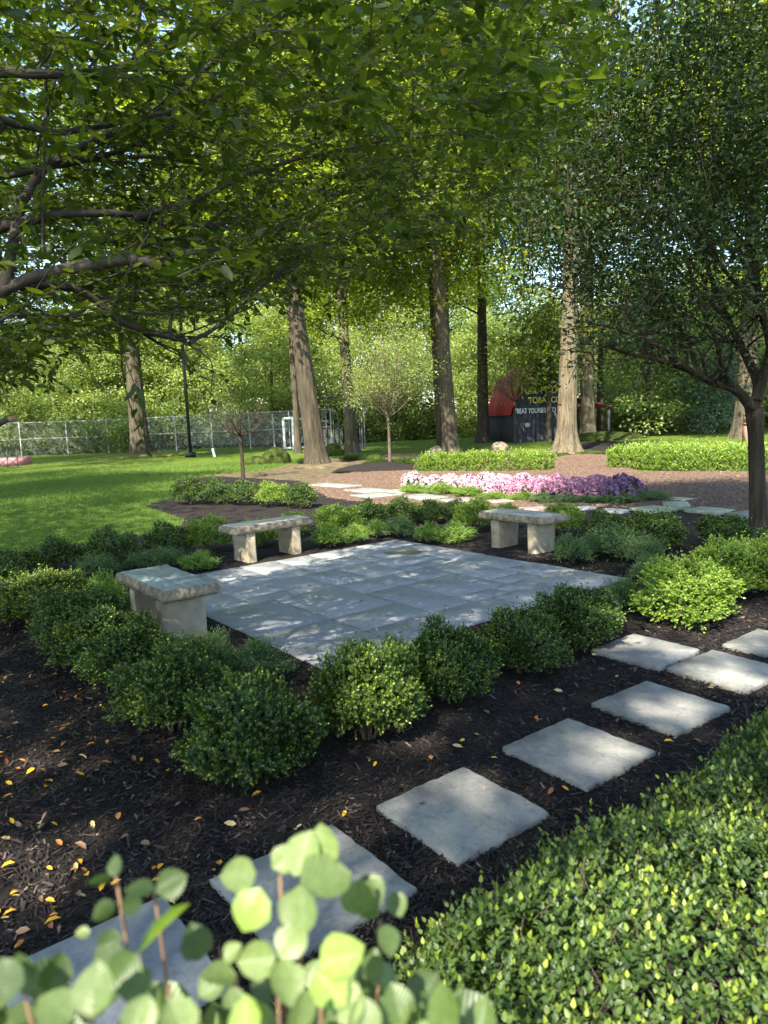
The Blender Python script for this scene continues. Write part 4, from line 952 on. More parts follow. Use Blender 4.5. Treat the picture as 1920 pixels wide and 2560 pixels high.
# ================================================================= NEAR RIGHT TREE
def near_right():
    b = G(1897, 1318); Y = b[1]
    root = empty('ornamental_tree', tuple(b)); tag(root, 'dark multi limbed ornamental tree with dense blue green crown at the right edge', 'tree')
    L = lambda pts: [AT(x, y, Y+dy)-b for x, y, dy in pts]
    V, F, A = tube([np.array([0, 0, -.05])]+L([(1893, 1200, 0), (1890, 1100, 0), (1885, 1020, 0)]), [.115, .10, .095, .11], 20, 6, flare=.3, rough=.03)
    link('trunk', mesh_np('trunk', V, F, M['barkdark'], smooth=True), root)
    limb = [([(1885, 1030, 0), (1868, 1005, -.1), (1840, 975, -.2), (1790, 958, -.3), (1750, 940, -.35), (1710, 915, -.5), (1650, 900, -.6), (1580, 885, -.8), (1500, 860, -1.0)], .075),
            ([(1885, 1030, 0), (1895, 960, .1), (1870, 900, .2), (1850, 860, .2), (1820, 800, .3), (1780, 700, .4), (1740, 560, .5), (1700, 380, .5)], .075),
            ([(1890, 1000, 0), (1915, 920, 0), (1925, 860, -.1), (1900, 760, -.2), (1880, 600, -.3), (1850, 400, -.2), (1830, 200, 0)], .075),
            ([(1750, 940, -.35), (1735, 900, -.3), (1725, 860, -.2), (1700, 820, -.1), (1640, 780, 0), (1580, 700, .1)], .04),
            ([(1840, 975, -.2), (1815, 940, -.4), (1800, 900, -.5), (1790, 850, -.7), (1750, 760, -.8), (1700, 600, -.9), (1640, 450, -.9)], .04),
            ([(1850, 860, .2), (1800, 850, .4), (1740, 845, .6), (1640, 830, .8), (1540, 800, 1.1)], .035),
            ([(1710, 915, -.5), (1660, 870, -.8), (1600, 850, -1.0), (1530, 820, -1.3), (1440, 800, -1.5)], .03),
            ([(1900, 760, -.2), (1850, 720, -.6), (1780, 640, -1.0), (1700, 560, -1.3)], .035),
            ([(1820, 800, .3), (1760, 740, .8), (1680, 660, 1.2), (1600, 560, 1.4)], .035),
            ([(1740, 560, .5), (1660, 430, .4), (1600, 300, .2), (1560, 180, 0)], .03),
            ([(1925, 860, -.1), (2000, 780, 0), (2100, 650, .1), (2150, 450, 0)], .06)]
    parts = []; nodes = []
    for pts, r in limb:
        q = L(pts); path, rr = smooth_path(q, np.linspace(r, r*.22, len(q)), 6)
        parts.append(tube(path, rr, 8, 1, rough=.05, smooth=False))
        for j in range(len(path)//3, len(path)):
            if R.random() < .75:
                d = nrm(R.normal(size=3)*np.array([1, 1, .6])+np.array([-.2, 0, .6])); ll = .4+.7*R.random()
                e = path[j]+d*ll; m = (path[j]+e)/2+R.normal(size=3)*.08
                parts.append(tube([path[j], m, e], [rr[j]*.45, rr[j]*.3, .004], 5, 3)); nodes.append((path[j]+e)/2); nodes.append(e)
                for _ in range(3):
                    s_ = path[j]+(e-path[j])*(.3+.6*R.random()); e2 = s_+nrm(d+R.normal(size=3)*.7)*.35
                    parts.append(tube([s_, e2], [.007, .003], 4, 1, smooth=False)); nodes.append(e2)
    # vertical whips through the crown
    C = []
    tries = 0
    while len(C) < 1150 and tries < 40:
        tries += 1
        n = 4000
        X = (R.random(n)*2-1)*3.7; Yy = (R.random(n)*2-1)*2.0; Z = 1.9+R.random(n)*5.4
        zc = (Z-4.9)/2.5; wd = np.sqrt(np.clip(1-zc**2*.8, 0, 1))*3.6*(1+.10*np.sin(Z*3+X))
        k = (X**2+(Yy*1.9)**2 < wd**2) & ((X**2+(Yy*1.9)**2 > (wd*.45)**2) | (Z > 4))
        # underside arches up towards the trunk
        low = 2.75+.35*np.exp(-(X/1.3)**2)+.12*np.sin(X*3+Yy*2)
        k &= Z > low
        Pc = np.stack([X, Yy, Z], 1)[k]; Pc = Pc[carve(Pc+b, .3, .9, FAR_OPEN)]
        C += list(Pc[:400])
    C = np.array(C[:1150])
    for p in C[::3]:
        e = p+np.array([R.normal()*.08, R.normal()*.08, .45+.3*R.random()])
        parts.append(tube([p-np.array([0, 0, .25]), e], [.008, .003], 4, 1, smooth=False))
    V, F, A = merge(parts); link('branches', mesh_np('branches', V, F, M['barkdark'], smooth=True), root)
    V, F, A = clump_leaves(C, 70, .24, 1.0, .075, .034, T_DIA, droop=-.1)
    a2 = merge([(V, F, A), clump_leaves(np.array(nodes), 12, .14, .9, .07, .032, T_DIA)])
    link('crown', mesh_np('crown', a2[0], a2[1], M['right'], a2[2]), root)
near_right()

# ================================================================= NEAR LEFT TREE (overhead canopy)
def near_left():
    b = np.array([-3.3, 3.3, 0])
    root = empty('overhanging_tree', tuple(b)); tag(root, 'wide spreading tree whose long dark limbs and leaves hang over the upper left', 'tree')
    L = lambda pts: [AT(x, y, Y)-b for x, y, Y in pts]
    fork = np.array([0, 0, 1.7])
    V, F, A = tube([(0, 0, -.05), (.03, 0, .9), fork], [.17, .15, .16], 20, 6, flare=.4, rough=.04)
    link('trunk', mesh_np('trunk', V, F, M['cherry'], smooth=True), root)
    limb = [([(-120, 800, 3.3), (0, 735, 3.1), (90, 690, 3.0), (200, 662, 3.0), (300, 650, 3.0), (375, 650, 3.0), (408, 660, 3.0)], .034, .030, 'stub'),
            ([(40, 712, 3.1), (130, 708, 3.15), (220, 730, 3.2), (300, 800, 3.3), (370, 835, 3.4), (470, 860, 3.5)], .032, .020, ''),
            ([(470, 860, 3.5), (530, 820, 3.6), (600, 770, 3.7), (680, 700, 3.8), (780, 620, 4.0)], .016, .004, ''),
            ([(-100, 600, 3.4), (0, 570, 3.3), (60, 555, 3.3), (160, 540, 3.3), (300, 540, 3.4), (400, 560, 3.5), (520, 565, 3.6), (600, 540, 3.8)], .034, .010, ''),
            ([(-60, 450, 3.6), (60, 430, 3.6), (200, 405, 3.7), (290, 380, 3.8), (400, 320, 3.9), (500, 295, 4.1), (620, 270, 4.3)], .026, .008, ''),
            ([(290, 388, 3.8), (400, 400, 3.9), (520, 415, 4.0), (650, 405, 4.2), (800, 350, 4.4)], .014, .005, ''),
            ([(0, 735, 3.1), (25, 660, 3.2), (40, 560, 3.3), (60, 470, 3.4), (110, 400, 3.5), (240, 330, 3.7), (380, 250, 3.9), (560, 110, 4.1), (740, 0, 4.3)], .034, .018, ''),
            ([(-80, 200, 3.2), (0, 185, 3.2), (120, 190, 3.2), (250, 185, 3.3), (400, 130, 3.4), (560, 50, 3.6)], .03, .02, ''),
            ([(330, 545, 3.4), (430, 520, 3.5), (520, 490, 3.6), (620, 440, 3.8), (740, 400, 4.0), (880, 370, 4.3), (1050, 330, 4.8)], .024, .006, ''),
            ([(420, 640, 3.1), (520, 620, 3.3), (620, 590, 3.6), (720, 545, 4.0), (850, 480, 4.5), (1000, 420, 5.0), (1180, 330, 5.6)], .012, .004, ''),
            ([(-50, 850, 2.6), (0, 810, 2.6), (70, 790, 2.6), (200, 790, 2.8), (330, 770, 3.0)], .010, .003, ''),
            ([(106, 640, 3.2), (106, 400, 3.3), (108, 200, 3.4), (105, 60, 3.5)], .009, .006, ''),
            ([(355, 200, 2.9), (358, 100, 2.9), (365, 0, 2.9)], .009, .007, ''),
            ([(415, 845, 3.45), (430, 790, 3.5), (455, 735, 3.6), (480, 700, 3.7)], .013, .006, ''),
            ([(0, 300, 3.0), (80, 315, 3.1), (200, 320, 3.3), (420, 270, 3.8), (700, 180, 4.4), (950, 120, 5.0), (1200, 60, 5.6)], .02, .006, ''),
            ([(300, 650, 3.6), (450, 600, 3.9), (650, 640, 4.4), (850, 590, 4.9), (1050, 500, 5.4), (1250, 380, 5.9)], .012, .004, ''),
            ([(-60, 1075, 2.3), (0, 1060, 2.3), (35, 1046, 2.3)], .014, .012, 'stub')]
    parts = []; twp = []
    for pts, r0, r1, kind in limb:
        q = L(pts); path, rr = smooth_path(q, np.linspace(r0*.78, r1*.7, len(q)), 7)
        path = path+np.cumsum(R.normal(size=path.shape)*.0025, 0)
        parts.append(tube(path, rr, 10, 1, rough=.05, smooth=False))
        if kind == 'stub':
            # fresh sawn end
            d = nrm(path[-1]-path[-2]); v_, f_, a_ = tube([path[-1]-d*.01, path[-1]+d*.012], [rr[-1]*1.12, rr[-1]*1.02], 12, 1, smooth=False)
            link('sawn_end', mesh_np('sawn_end', v_, f_, M['cut']), root)
        if kind != 'stub' or True:
            for j in range(len(path)//3, len(path)):
                if R.random() < .5 and kind != 'stub':
                    d = nrm(nrm(path[min(j+1, len(path)-1)]-path[j-1])*.8+R.normal(size=3)*np.array([.7, .7, .5])); ll = .25+.5*R.random()
                    e = path[j]+d*ll; m = (path[j]+e)/2+R.normal(size=3)*.03
                    parts.append(tube([path[j], m, e], [max(.003, rr[j]*.35), max(.0025, rr[j]*.22), .0018], 5, 3)); twp.append((path[j], e))
    # connect limbs to the trunk fork
    for pts in (limb[0][0], limb[3][0], limb[4][0], limb[7][0], limb[10][0], limb[14][0], limb[16][0]):
        q = L(pts)[0]; parts.append(tube([fork-np.array([0, 0, .05]), (fork+q)/2+R.normal(size=3)*.05, q], [.09, .06, .035], 10, 5))
    # twigs filling the crown
    poly = np.array([(-400, -400), (1480, -400), (1440, 60), (1425, 260), (1330, 400), (1240, 500), (1080, 590), (950, 640), (760, 700), (640, 750), (540, 775), (420, 790), (260, 810), (190, 860), (80, 900), (-60, 940), (-400, 980)])
    tw = []
    while len(tw) < 4200:
        n = 8000
        X = -5.5+R.random(n)*7.6; Y = .9+R.random(n)*6.0; Z = 1.75+R.random(n)**1.2*4.2
        P = np.stack([X, Y, Z], 1)
        px, py, d = project(P)
        k = (d > .5) & ((py < 300) | (d > 3.0) | (R.random(n) < .16)) & inpoly(px, py, poly) & (np.linalg.norm(P[:, :2]-np.array([-1.6, 3.7]), axis=1) < 4.3) & (d > 1.9)
        k &= (R.random(n) < np.clip(1.25-.25*(Z-1.7), .3, 1))
        k &= carve(P)
        tw += list(P[k])
    tw = np.array(tw[:4200])
    tips, dirs = [], []
    for p in tw:
        d = nrm(np.array([R.normal()*.7+.5, R.normal()*.6+.25, R.normal()*.28+.02])); ll = .18+.22*R.random()
        e = p+d*ll-b; s_ = p-b
        parts.append(tube([s_, (s_+e)/2+np.array([0, 0, .015]), e], [.0026, .002, .0012], 3, 2)); twp.append((s_, e))
    V, F, A = merge(parts); link('limbs', mesh_np('limbs', V, F, M['cherry'], smooth=True), root)
    # leaves along twigs
    S_ = np.array([t[0] for t in twp]); E_ = np.array([t[1] for t in twp]); n = len(S_); k = 13
    t = np.linspace(.15, 1.02, k)[None]+R.random((n, k))*.05
    pos = S_[:, None]+(E_-S_)[:, None]*t[..., None]
    ax = nrm(E_-S_)[:, None]; side = nrm(np.cross(ax, np.array([0, 0, 1.0])))
    sg = np.where((np.arange(k) % 2) == 0, 1, -1)[None, :, None]
    D = ax*.65+side*sg*.75+R.normal(size=(n, k, 3))*.28-np.array([0, 0, .12])
    N = np.array([0, 0, 1.0])+R.normal(size=(n, k, 3))*.4
    sz = .056*(.65+.7*R.random((n, k)))
    W = (.42+.12*R.random((n, k)))*sz
    vr = np.clip(np.repeat(R.random((n, 1)), k, 1)*.5+R.random((n, k))*.5, 0, 1)
    Pw = pos.reshape(-1, 3)+b
    # the largest leaves in view are objects of their own
    px, py, dd = project(Pw); vis = (px > 0) & (px < 1920) & (py > 0) & (py < 2560) & (dd > .3)
    big = np.argsort(np.where(vis, sz.ravel()/dd, -1))[::-1][:300]
    ln_, wn_, Dn, Nn, pn = sz.ravel(), W.ravel(), nrm(D.reshape(-1, 3)), N.reshape(-1, 3), pos.reshape(-1, 3)
    tv_, tf_ = T_LEAF; lm = []
    for q in range(5):
        w_ = tv_*np.array([1, .46, .46]); w_[:, 2] += (q-2)*.07*(w_[:, 0]-.3)**2*2
        lm.append(mesh_np('leaf', w_, np.array(tf_), M['canopy'], np.full(len(w_), q/5+.1), smooth=True))
    for j, ix in enumerate(big):
        d = Dn[ix]; sd = nrm(np.cross(Nn[ix], d)); n2 = np.cross(d, sd)
        o = link('leaf', lm[j % 5], root); p_ = pn[ix]
        o.matrix_local = Matrix(((d[0], sd[0], n2[0], p_[0]), (d[1], sd[1], n2[1], p_[1]), (d[2], sd[2], n2[2], p_[2]), (0, 0, 0, 1))) @ Matrix.Scale(float(ln_[ix]), 4)
    ok = np.ones(len(pn), bool); ok[big] = False
    V, F, A = leaves(pn[ok], Dn[ok], Nn[ok], ln_[ok], wn_[ok], T_LANCE, vr.ravel()[ok])
    f_ = link('foliage', mesh_np('foliage', V, F, M['canopy'], A), root); f_['kind'] = 'stuff'
    return root, b
NL, NLb = near_left()

# ================================================================= VIBURNUM in the foreground
def round_leaf(n=16, seed=0):
    rg_ = np.random.default_rng(seed)
    V = [(0, 0, 0)]
    # midrib points
    rows = 7; V = []; F = []
    xs = np.linspace(0, 1, rows)
    wid = .46*np.sin(np.pi*np.clip(xs, .0, 1)**.8)**.62; wid[0] = .03; wid[-1] = .02
    cup = .05+.12*rg_.random(); curl = rg_.normal()*.12
    for i, x in enumerate(xs):
        for j, u in enumerate((-1, -.55, 0, .55, 1)):
            serr = 1+.03*rg_.normal() if abs(u) == 1 else 1
            rib = .012*math.cos(i*math.pi)*abs(u)
            V.append((x, u*wid[i]*serr, cup*(u*u)*wid[i]*2+curl*(x-.3)**2+rib))
    for i in range(rows-1):
        for j in range(4):
            a_ = i*5+j; F.append((a_, a_+1, a_+6, a_+5))
    return np.array(V), np.array(F)
VLM = []
for q in range(6):
    v_, f_ = round_leaf(seed=q)
    for val in (.05, .3, .55, .75, 1.0):
        VLM.append((val, mesh_np('leaf', v_, f_, M['viburnum'], np.full(len(v_), val), smooth=True)))
def viburnum():
    base = np.array([-.12, .55, 0])
    root = empty('viburnum_shrub', tuple(base)); tag(root, 'close out of focus shrub with large round pale green leaves at bottom left', 'shrub')
    parts = []
    def put(p, d, nrml, s, val):
        d = nrm(np.array(d, float)); nn = np.array(nrml, float); sd = nrm(np.cross(nn, d)); n2 = np.cross(d, sd)
        m = Matrix(((d[0], sd[0], n2[0], 0), (d[1], sd[1], n2[1], 0), (d[2], sd[2], n2[2], 0), (0, 0, 0, 1)))
        c_ = [x for x in VLM if abs(x[0]-val) < .13] or VLM
        me = c_[R.integers(len(c_))][1]
        o = link('leaf', me, root); o.matrix_local = Matrix.Translation(tuple(p-base)) @ m @ Matrix.Scale(s, 4)
    vals = (.05, .3, .55, .75, 1.0)
    camp = np.array([0, 0, CH])
    def leaf_px(px, py, dist, s_px, ang, val, tilt=.55):
        """leaf whose stalk is at the pixel, pointing ang (deg, 0 = right, 90 = up)"""
        s_px *= .80*R.uniform(.85, 1.15); p = AD(px, py, dist); s = s_px*dist/FPX*1.0
        view = nrm(camp-p); right = nrm(np.cross(view, np.array([0, 0, -1.0]))); up = np.cross(view, right); up = up if up[2] > 0 else -up
        right = np.cross(up, view)
        a_ = rad(ang); d = right*math.cos(a_)+up*math.sin(a_)+view*R.normal()*.2
        nn = nrm(view+R.normal(size=3)*tilt+np.array([0, 0, .25]))
        put(p, d, nn, s, val)
    hand = [(820, 2165, .62, 118, 95, .75), (735, 2190, .62, 130, 60, .75), (640, 2185, .62, 100, 175, .75), (750, 2215, .60, 165, 5, .55), (860, 2215, .66, 125, -40, .55),
            (750, 2215, .58, 130, -95, .55), (650, 2220, .58, 120, -120, 1.0), (680, 2170, .64, 90, 25, .75), (905, 2190, .68, 90, -60, .3),
            (345, 2385, .60, 145, 30, 1.0), (345, 2385, .60, 115, 215, .3), (385, 2225, .64, 70, 160, .05), (390, 2230, .64, 85, 15, .3), (290, 2190, .66, 62, 90, .05), (280, 2200, .66, 60, 175, .05),
            (290, 2260, .66, 60, 200, .05), (300, 2270, .66, 55, 0, .05), (280, 2320, .66, 70, 250, .05), (225, 2330, .66, 40, 170, .75), (290, 2350, .64, 80, 240, .05),
            (800, 2420, .60, 125, 20, 1.0), (790, 2430, .60, 125, -50, 1.0), (690, 2390, .60, 95, 180, .75), (700, 2395, .58, 90, 45, .75), (700, 2400, .60, 100, -80, .75), (560, 2400, .62, 60, 30, .75),
            (590, 2440, .62, 85, 170, .55), (560, 2430, .64, 80, 210, .55), (500, 2400, .66, 90, 100, .05), (900, 2260, .68, 70, -30, .3), (960, 2310, .70, 90, -75, .3), (980, 2230, .72, 70, -70, .3),
            (230, 2545, .56, 110, 80, .55), (180, 2550, .56, 110, 130, .55), (290, 2480, .60, 90, 10, .3), (60, 2480, .62, 80, 90, .05), (120, 2480, .64, 80, 60, .05), (30, 2500, .60, 90, 100, .05),
            (470, 2600, .54, 120, 110, .75), (330, 2600, .54, 110, 60, .75), (620, 2600, .55, 110, 90, 1.0), (740, 2580, .56, 110, 70, .75), (850, 2560, .6, 100, 60, .75), (660, 2560, .58, 90, 130, .55),
            (1010, 2560, .62, 90, 110, .3), (1120, 2600, .62, 110, 95, .3), (1200, 2600, .66, 100, 80, .3), (920, 2600, .6, 100, 100, .55), (1050, 2480, .7, 80, -60, .3), (590, 2530, .6, 70, 100, .55)]
    for (x, y, d, s, a_, v) in hand: leaf_px(x, y, d, s, a_, v)
    # fill
    for i in range(120):
        x = R.uniform(-80, 1230); lo = 2400+max(0, (x-900))*.25+(30 if x < 150 else 0)+(130 if 380 < x < 560 else 0)
        y = R.uniform(lo+40, 2780)
        leaf_px(x, y, R.uniform(.62, .85), R.uniform(60, 115), R.uniform(-20, 200), float(R.choice(vals[:4])), .95)
    # stems
    stems = [((700, 2190), .62), ((745, 2215), .62), ((345, 2385), .62), ((385, 2225), .65), ((290, 2190), .67), ((690, 2395), .61), ((800, 2425), .61), ((590, 2440), .63), ((230, 2545), .58), ((950, 2300), .7), ((60, 2480), .63), ((1120, 2560), .66), ((470, 2600), .6)]
    for (q, d) in stems:
        p = AD(*q, d)-base; r_ = p-np.array([0, 0, .25+.1*R.random()]); r_[:2] *= .8
        m = np.array([r_[0]*.5, r_[1]*.5+.05, .55])
        parts.append(tube([np.array([R.normal()*.04, R.normal()*.04, -.02]), m, r_, p], [.006, .004, .0022, .0012], 7, 6))
    for V, F, A in parts: link('stem', mesh_np('stem', V, F, M['rstem'], smooth=True), root)
M['rstem'] = plain('woody_stem', (.17, .095, .055), .7)
viburnum()

# ================================================================= STREET FURNITURE AND FAR THINGS
# lamp post
lp = G(477, 1143); root = empty('lamp_post', tuple(lp)); tag(root, 'tall black square lamp post on the left lawn', 'lamp post')
link('base_box', boxmesh('base_box', M['black'], [(0, 0, .14, .5, .5, .30)]), root)
link('pole', boxmesh('pole', M['black'], [(0, 0, 4.5, .15, .15, 9.0)]), root)
link('lamp_head', boxmesh('lamp_head', M['black'], [(0, -.35, 9.02, .35, .8, .14)]), root)
# court edge: concrete
def line_pt(p0, p1, t): return p0+(p1-p0)*t
F0 = G(-200, 1158); F1 = G(250, 1133); F2 = G(830, 1117)
fence = empty('chain_link_fence', tuple(F0)); tag(fence, 'long grey chain link fence with pale rails across the back of the left lawn', 'fence')
parts = []
FH = 2.55
d_ = nrm(F1-F0); Lf = np.linalg.norm(F1-F0)+np.linalg.norm(F2-F1)
def fpt(s):
    l1 = np.linalg.norm(F1-F0)
    return F0+(F1-F0)*(s/l1) if s < l1 else F1+(F2-F1)*((s-l1)/np.linalg.norm(F2-F1))
nP = int(Lf/3.4)+1
for i in range(nP+1):
    p = fpt(Lf*i/nP)-F0
    v_, f_, a_ = tube([p, p+np.array([0, 0, FH+.05])], [.04, .04], 8, 1, smooth=False)
    link('post', mesh_np('post', v_, f_, M['steel']), fence)
for z in (FH, FH*.52):
    v_, f_, a_ = tube([fpt(0)-F0+(0, 0, z), F1-F0+(0, 0, z), fpt(Lf-.01)-F0+(0, 0, z)], [.028]*3, 6, 1, smooth=False)
    link('rail', mesh_np('rail', v_, f_, M['steel']), fence)
V, Fq = [], []
sp_ = .13
for s0 in np.arange(-FH, Lf, sp_):
    for sg in (1, -1):
        a_, b_ = (s0, s0+FH) if sg == 1 else (s0+FH, s0)
        za, zb = 0.03, FH
        if min(a_, b_) < 0 or max(a_, b_) > Lf: continue
        p, q = fpt(a_)-F0, fpt(b_)-F0
        o = len(V)
        w = .0028
        V += [p+(0, 0, za), p+(w*2, 0, za), q+(w*2, 0, zb), q+(0, 0, zb)]; Fq.append((o, o+1, o+2, o+3))
ms = link('wire_mesh', mesh_np('wire_mesh', np.array(V), np.array(Fq), M['steel']), fence); ms['kind'] = 'stuff'
# wind screen behind the right stretch of the fence
def netmat():
    m, n, l, b = newmat('wind_screen_net'); b.inputs['Base Color'].default_value = (.10, .11, .10, 1); b.inputs['Roughness'].default_value = .9
    tr = n.new('ShaderNodeBsdfTransparent'); ms_ = n.new('ShaderNodeMixShader'); ms_.inputs[0].default_value = .45
    l.new(tr.outputs[0], ms_.inputs[1]); l.new(b.outputs[0], ms_.inputs[2]); l.new(ms_.outputs[0], n['Material Output'].inputs['Surface']); return m
M['net'] = netmat()
a0, a1 = fpt(Lf*.62)-F0, fpt(Lf*.99)-F0
off = np.array([0, .08, 0])
link('wind_screen', mesh_np('wind_screen', np.array([a0+off+(0, 0, .35), a1+off+(0, 0, .35), a1+off+(0, 0, FH-.05), a0+off+(0, 0, FH-.05)]), np.array([(0, 1, 2, 3)]), M['net']), fence)
# black gate enclosure right
gb = G(812, 1128); gate = empty('black_gate', tuple(gb)); tag(gate, 'black metal framed gate and net posts behind the leaning tree', 'gate')
def gp(px, py): return AT(px, py, gb[1])-gb
for (x, yt, yb, r_) in ((813, 1010, 1128, .04), (831, 1008, 1125, .035), (843, 1030, 1122, .035), (903, 1035, 1128, .05), (908, 995, 1130, .05), (898, 1035, 1128, .03)):
    a_, b_ = gp(x, yt), gp(x, yt); b_ = np.array([a_[0], 0, 0])
    v_, f_, q_ = tube([b_, a_], [r_, r_], 8, 1, smooth=False); link('post', mesh_np('post', v_, f_, M['black']), gate)
for (x0, x1, y) in ((800, 905, 993), (805, 905, 1067), (880, 905, 1034)):
    v_, f_, q_ = tube([gp(x0, y), gp(x1, y-3)], [.035, .035], 6, 1, smooth=False); link('rail', mesh_np('rail', v_, f_, M['black']), gate)
p_, q_ = gp(806, 1068), gp(856, 1068)
link('screen', mesh_np('screen', np.array([(p_[0], .1, .35), (q_[0], .1, .35), (q_[0], .1, p_[2]), (p_[0], .1, p_[2])]), np.array([(0, 1, 2, 3)]), M['net']), gate)
# white goal frame
gg = G(725, 1122); goal = empty('goal_frame', tuple(gg)); tag(goal, 'white tubular goal frame left of the leaning tree', 'goal')
def q3(px, py, dy=0): return AT(px, py, gg[1]+dy)-gg
A_, B_ = q3(708, 1047), q3(738, 1047)
for nm, p, q in (('post', (A_[0], 0, 0), A_), ('post', (B_[0], -1.5, -.02), (B_[0], -1.5, A_[2]+.02)), ('crossbar', A_, (B_[0], -1.5, A_[2]+.02)), ('base_bar', (A_[0], 0, .04), (B_[0]+2.2, .3, .04)), ('side_bar', (B_[0], -1.5, A_[2]), (B_[0]+2.2, .3, A_[2]-.3))):
    v_, f_, a_ = tube([np.array(p, float), np.array(q, float)], [.085, .085] if nm != 'side_bar' else [.04, .04], 8, 1, smooth=False); link(nm, mesh_np(nm, v_, f_, M['white']), goal)
ob = G(687, 1117); pz = AT(683, 1035, ob[1])[2]
v_, f_, a_ = tube([(0, 0, 0), (-.05, 0, pz)], [.07, .05], 8, 1, smooth=False)
o = link('white_post', mesh_np('white_post', v_, f_, M['white']), loc=tuple(ob)); tag(o, 'thin white post standing left of the goal frame', 'post')
ob = G(537, 1142)
v_, f_, a_ = tube([(0, 0, 0), (-.08, 0, .45)], [.07, .07], 8, 1, smooth=False)
o = link('marker_stub', mesh_np('marker_stub', v_, f_, M['white']), loc=tuple(ob)); tag(o, 'short white marker stub on the lawn right of the lamp post', 'marker')
# court slab
cs_ = [G(x, y) for x, y in ((640, 1130), (860, 1124), (900, 1118), (700, 1119))]
# pink play pen
pb = G(0, 1171); pen = empty('folding_play_pen', tuple(pb)); tag(pen, 'pink fabric folding pen with thin black zigzag frame at the far left lawn edge', 'play pen')
x0_, x1_ = G(-60, 1172)[0]-pb[0], G(55, 1168)[0]-pb[0]
link('fabric_side', boxmesh('fabric_side', M['pink'], [((x0_+x1_)/2, 0, .30, x1_-x0_, .03, .42), (x1_, .7, .30, .03, 1.4, .42)]), pen)
fr = []
nx = 5
for i in range(nx):
    xa = x0_+(x1_-x0_)*i/nx; xb = x0_+(x1_-x0_)*(i+1)/nx
    fr += [tube([(xa, -.03, .5), ((xa+xb)/2, -.03, .98 if i % 2 else .9)], [.018, .018], 5, 1, smooth=False), tube([((xa+xb)/2, -.03, .98 if i % 2 else .9), (xb, -.03, .5)], [.018, .018], 5, 1, smooth=False), tube([(xb, -.03, 0), (xb, -.03, .98)], [.02, .02], 5, 1, smooth=False),
           tube([(xa, -.03, .1), (xb, -.03, .5)], [.012, .012], 5, 1, smooth=False), tube([(xa, -.03, .5), (xb, -.03, .1)], [.012, .012], 5, 1, smooth=False)]
v_, f_, a_ = merge(fr); link('frame', mesh_np('frame', v_, f_, M['black']), pen)
# brown bin at right
bb = G(1878, 1128); bb2 = AT(1878, 1115, bb[1])
bin_ = empty('litter_bin', (bb[0], bb[1]+.0, 0)); tag(bin_, 'brown square litter bin with pale lid behind the right hedge', 'litter bin')
wz = AT(1878, 1060, bb[1])[2]; bw = 31*bb[1]/FPX
link('body', boxmesh('body', M['tan'], [(0, 0, wz/2, bw, bw, wz)]), bin_)
link('rim', boxmesh('rim', M['tan'], [(0, 0, wz+.02, bw*1.1, bw*1.1, .045)]), bin_)
link('lid', boxmesh('lid', M['tan'], [(0, 0, wz+.16, bw*.95, bw*.95, .26), (0, 0, wz+.33, bw*1.0, bw*1.0, .07)]), bin_)
link('front_panel', boxmesh('front_panel', M['tan'], [(0, -bw/2-.008, wz*.5, bw*.8, .012, wz*.85)]), bin_)
link('opening', boxmesh('opening', M['rock'], [(0, -bw*.475-.004, wz+.16, bw*.7, .008, .13)]), bin_)

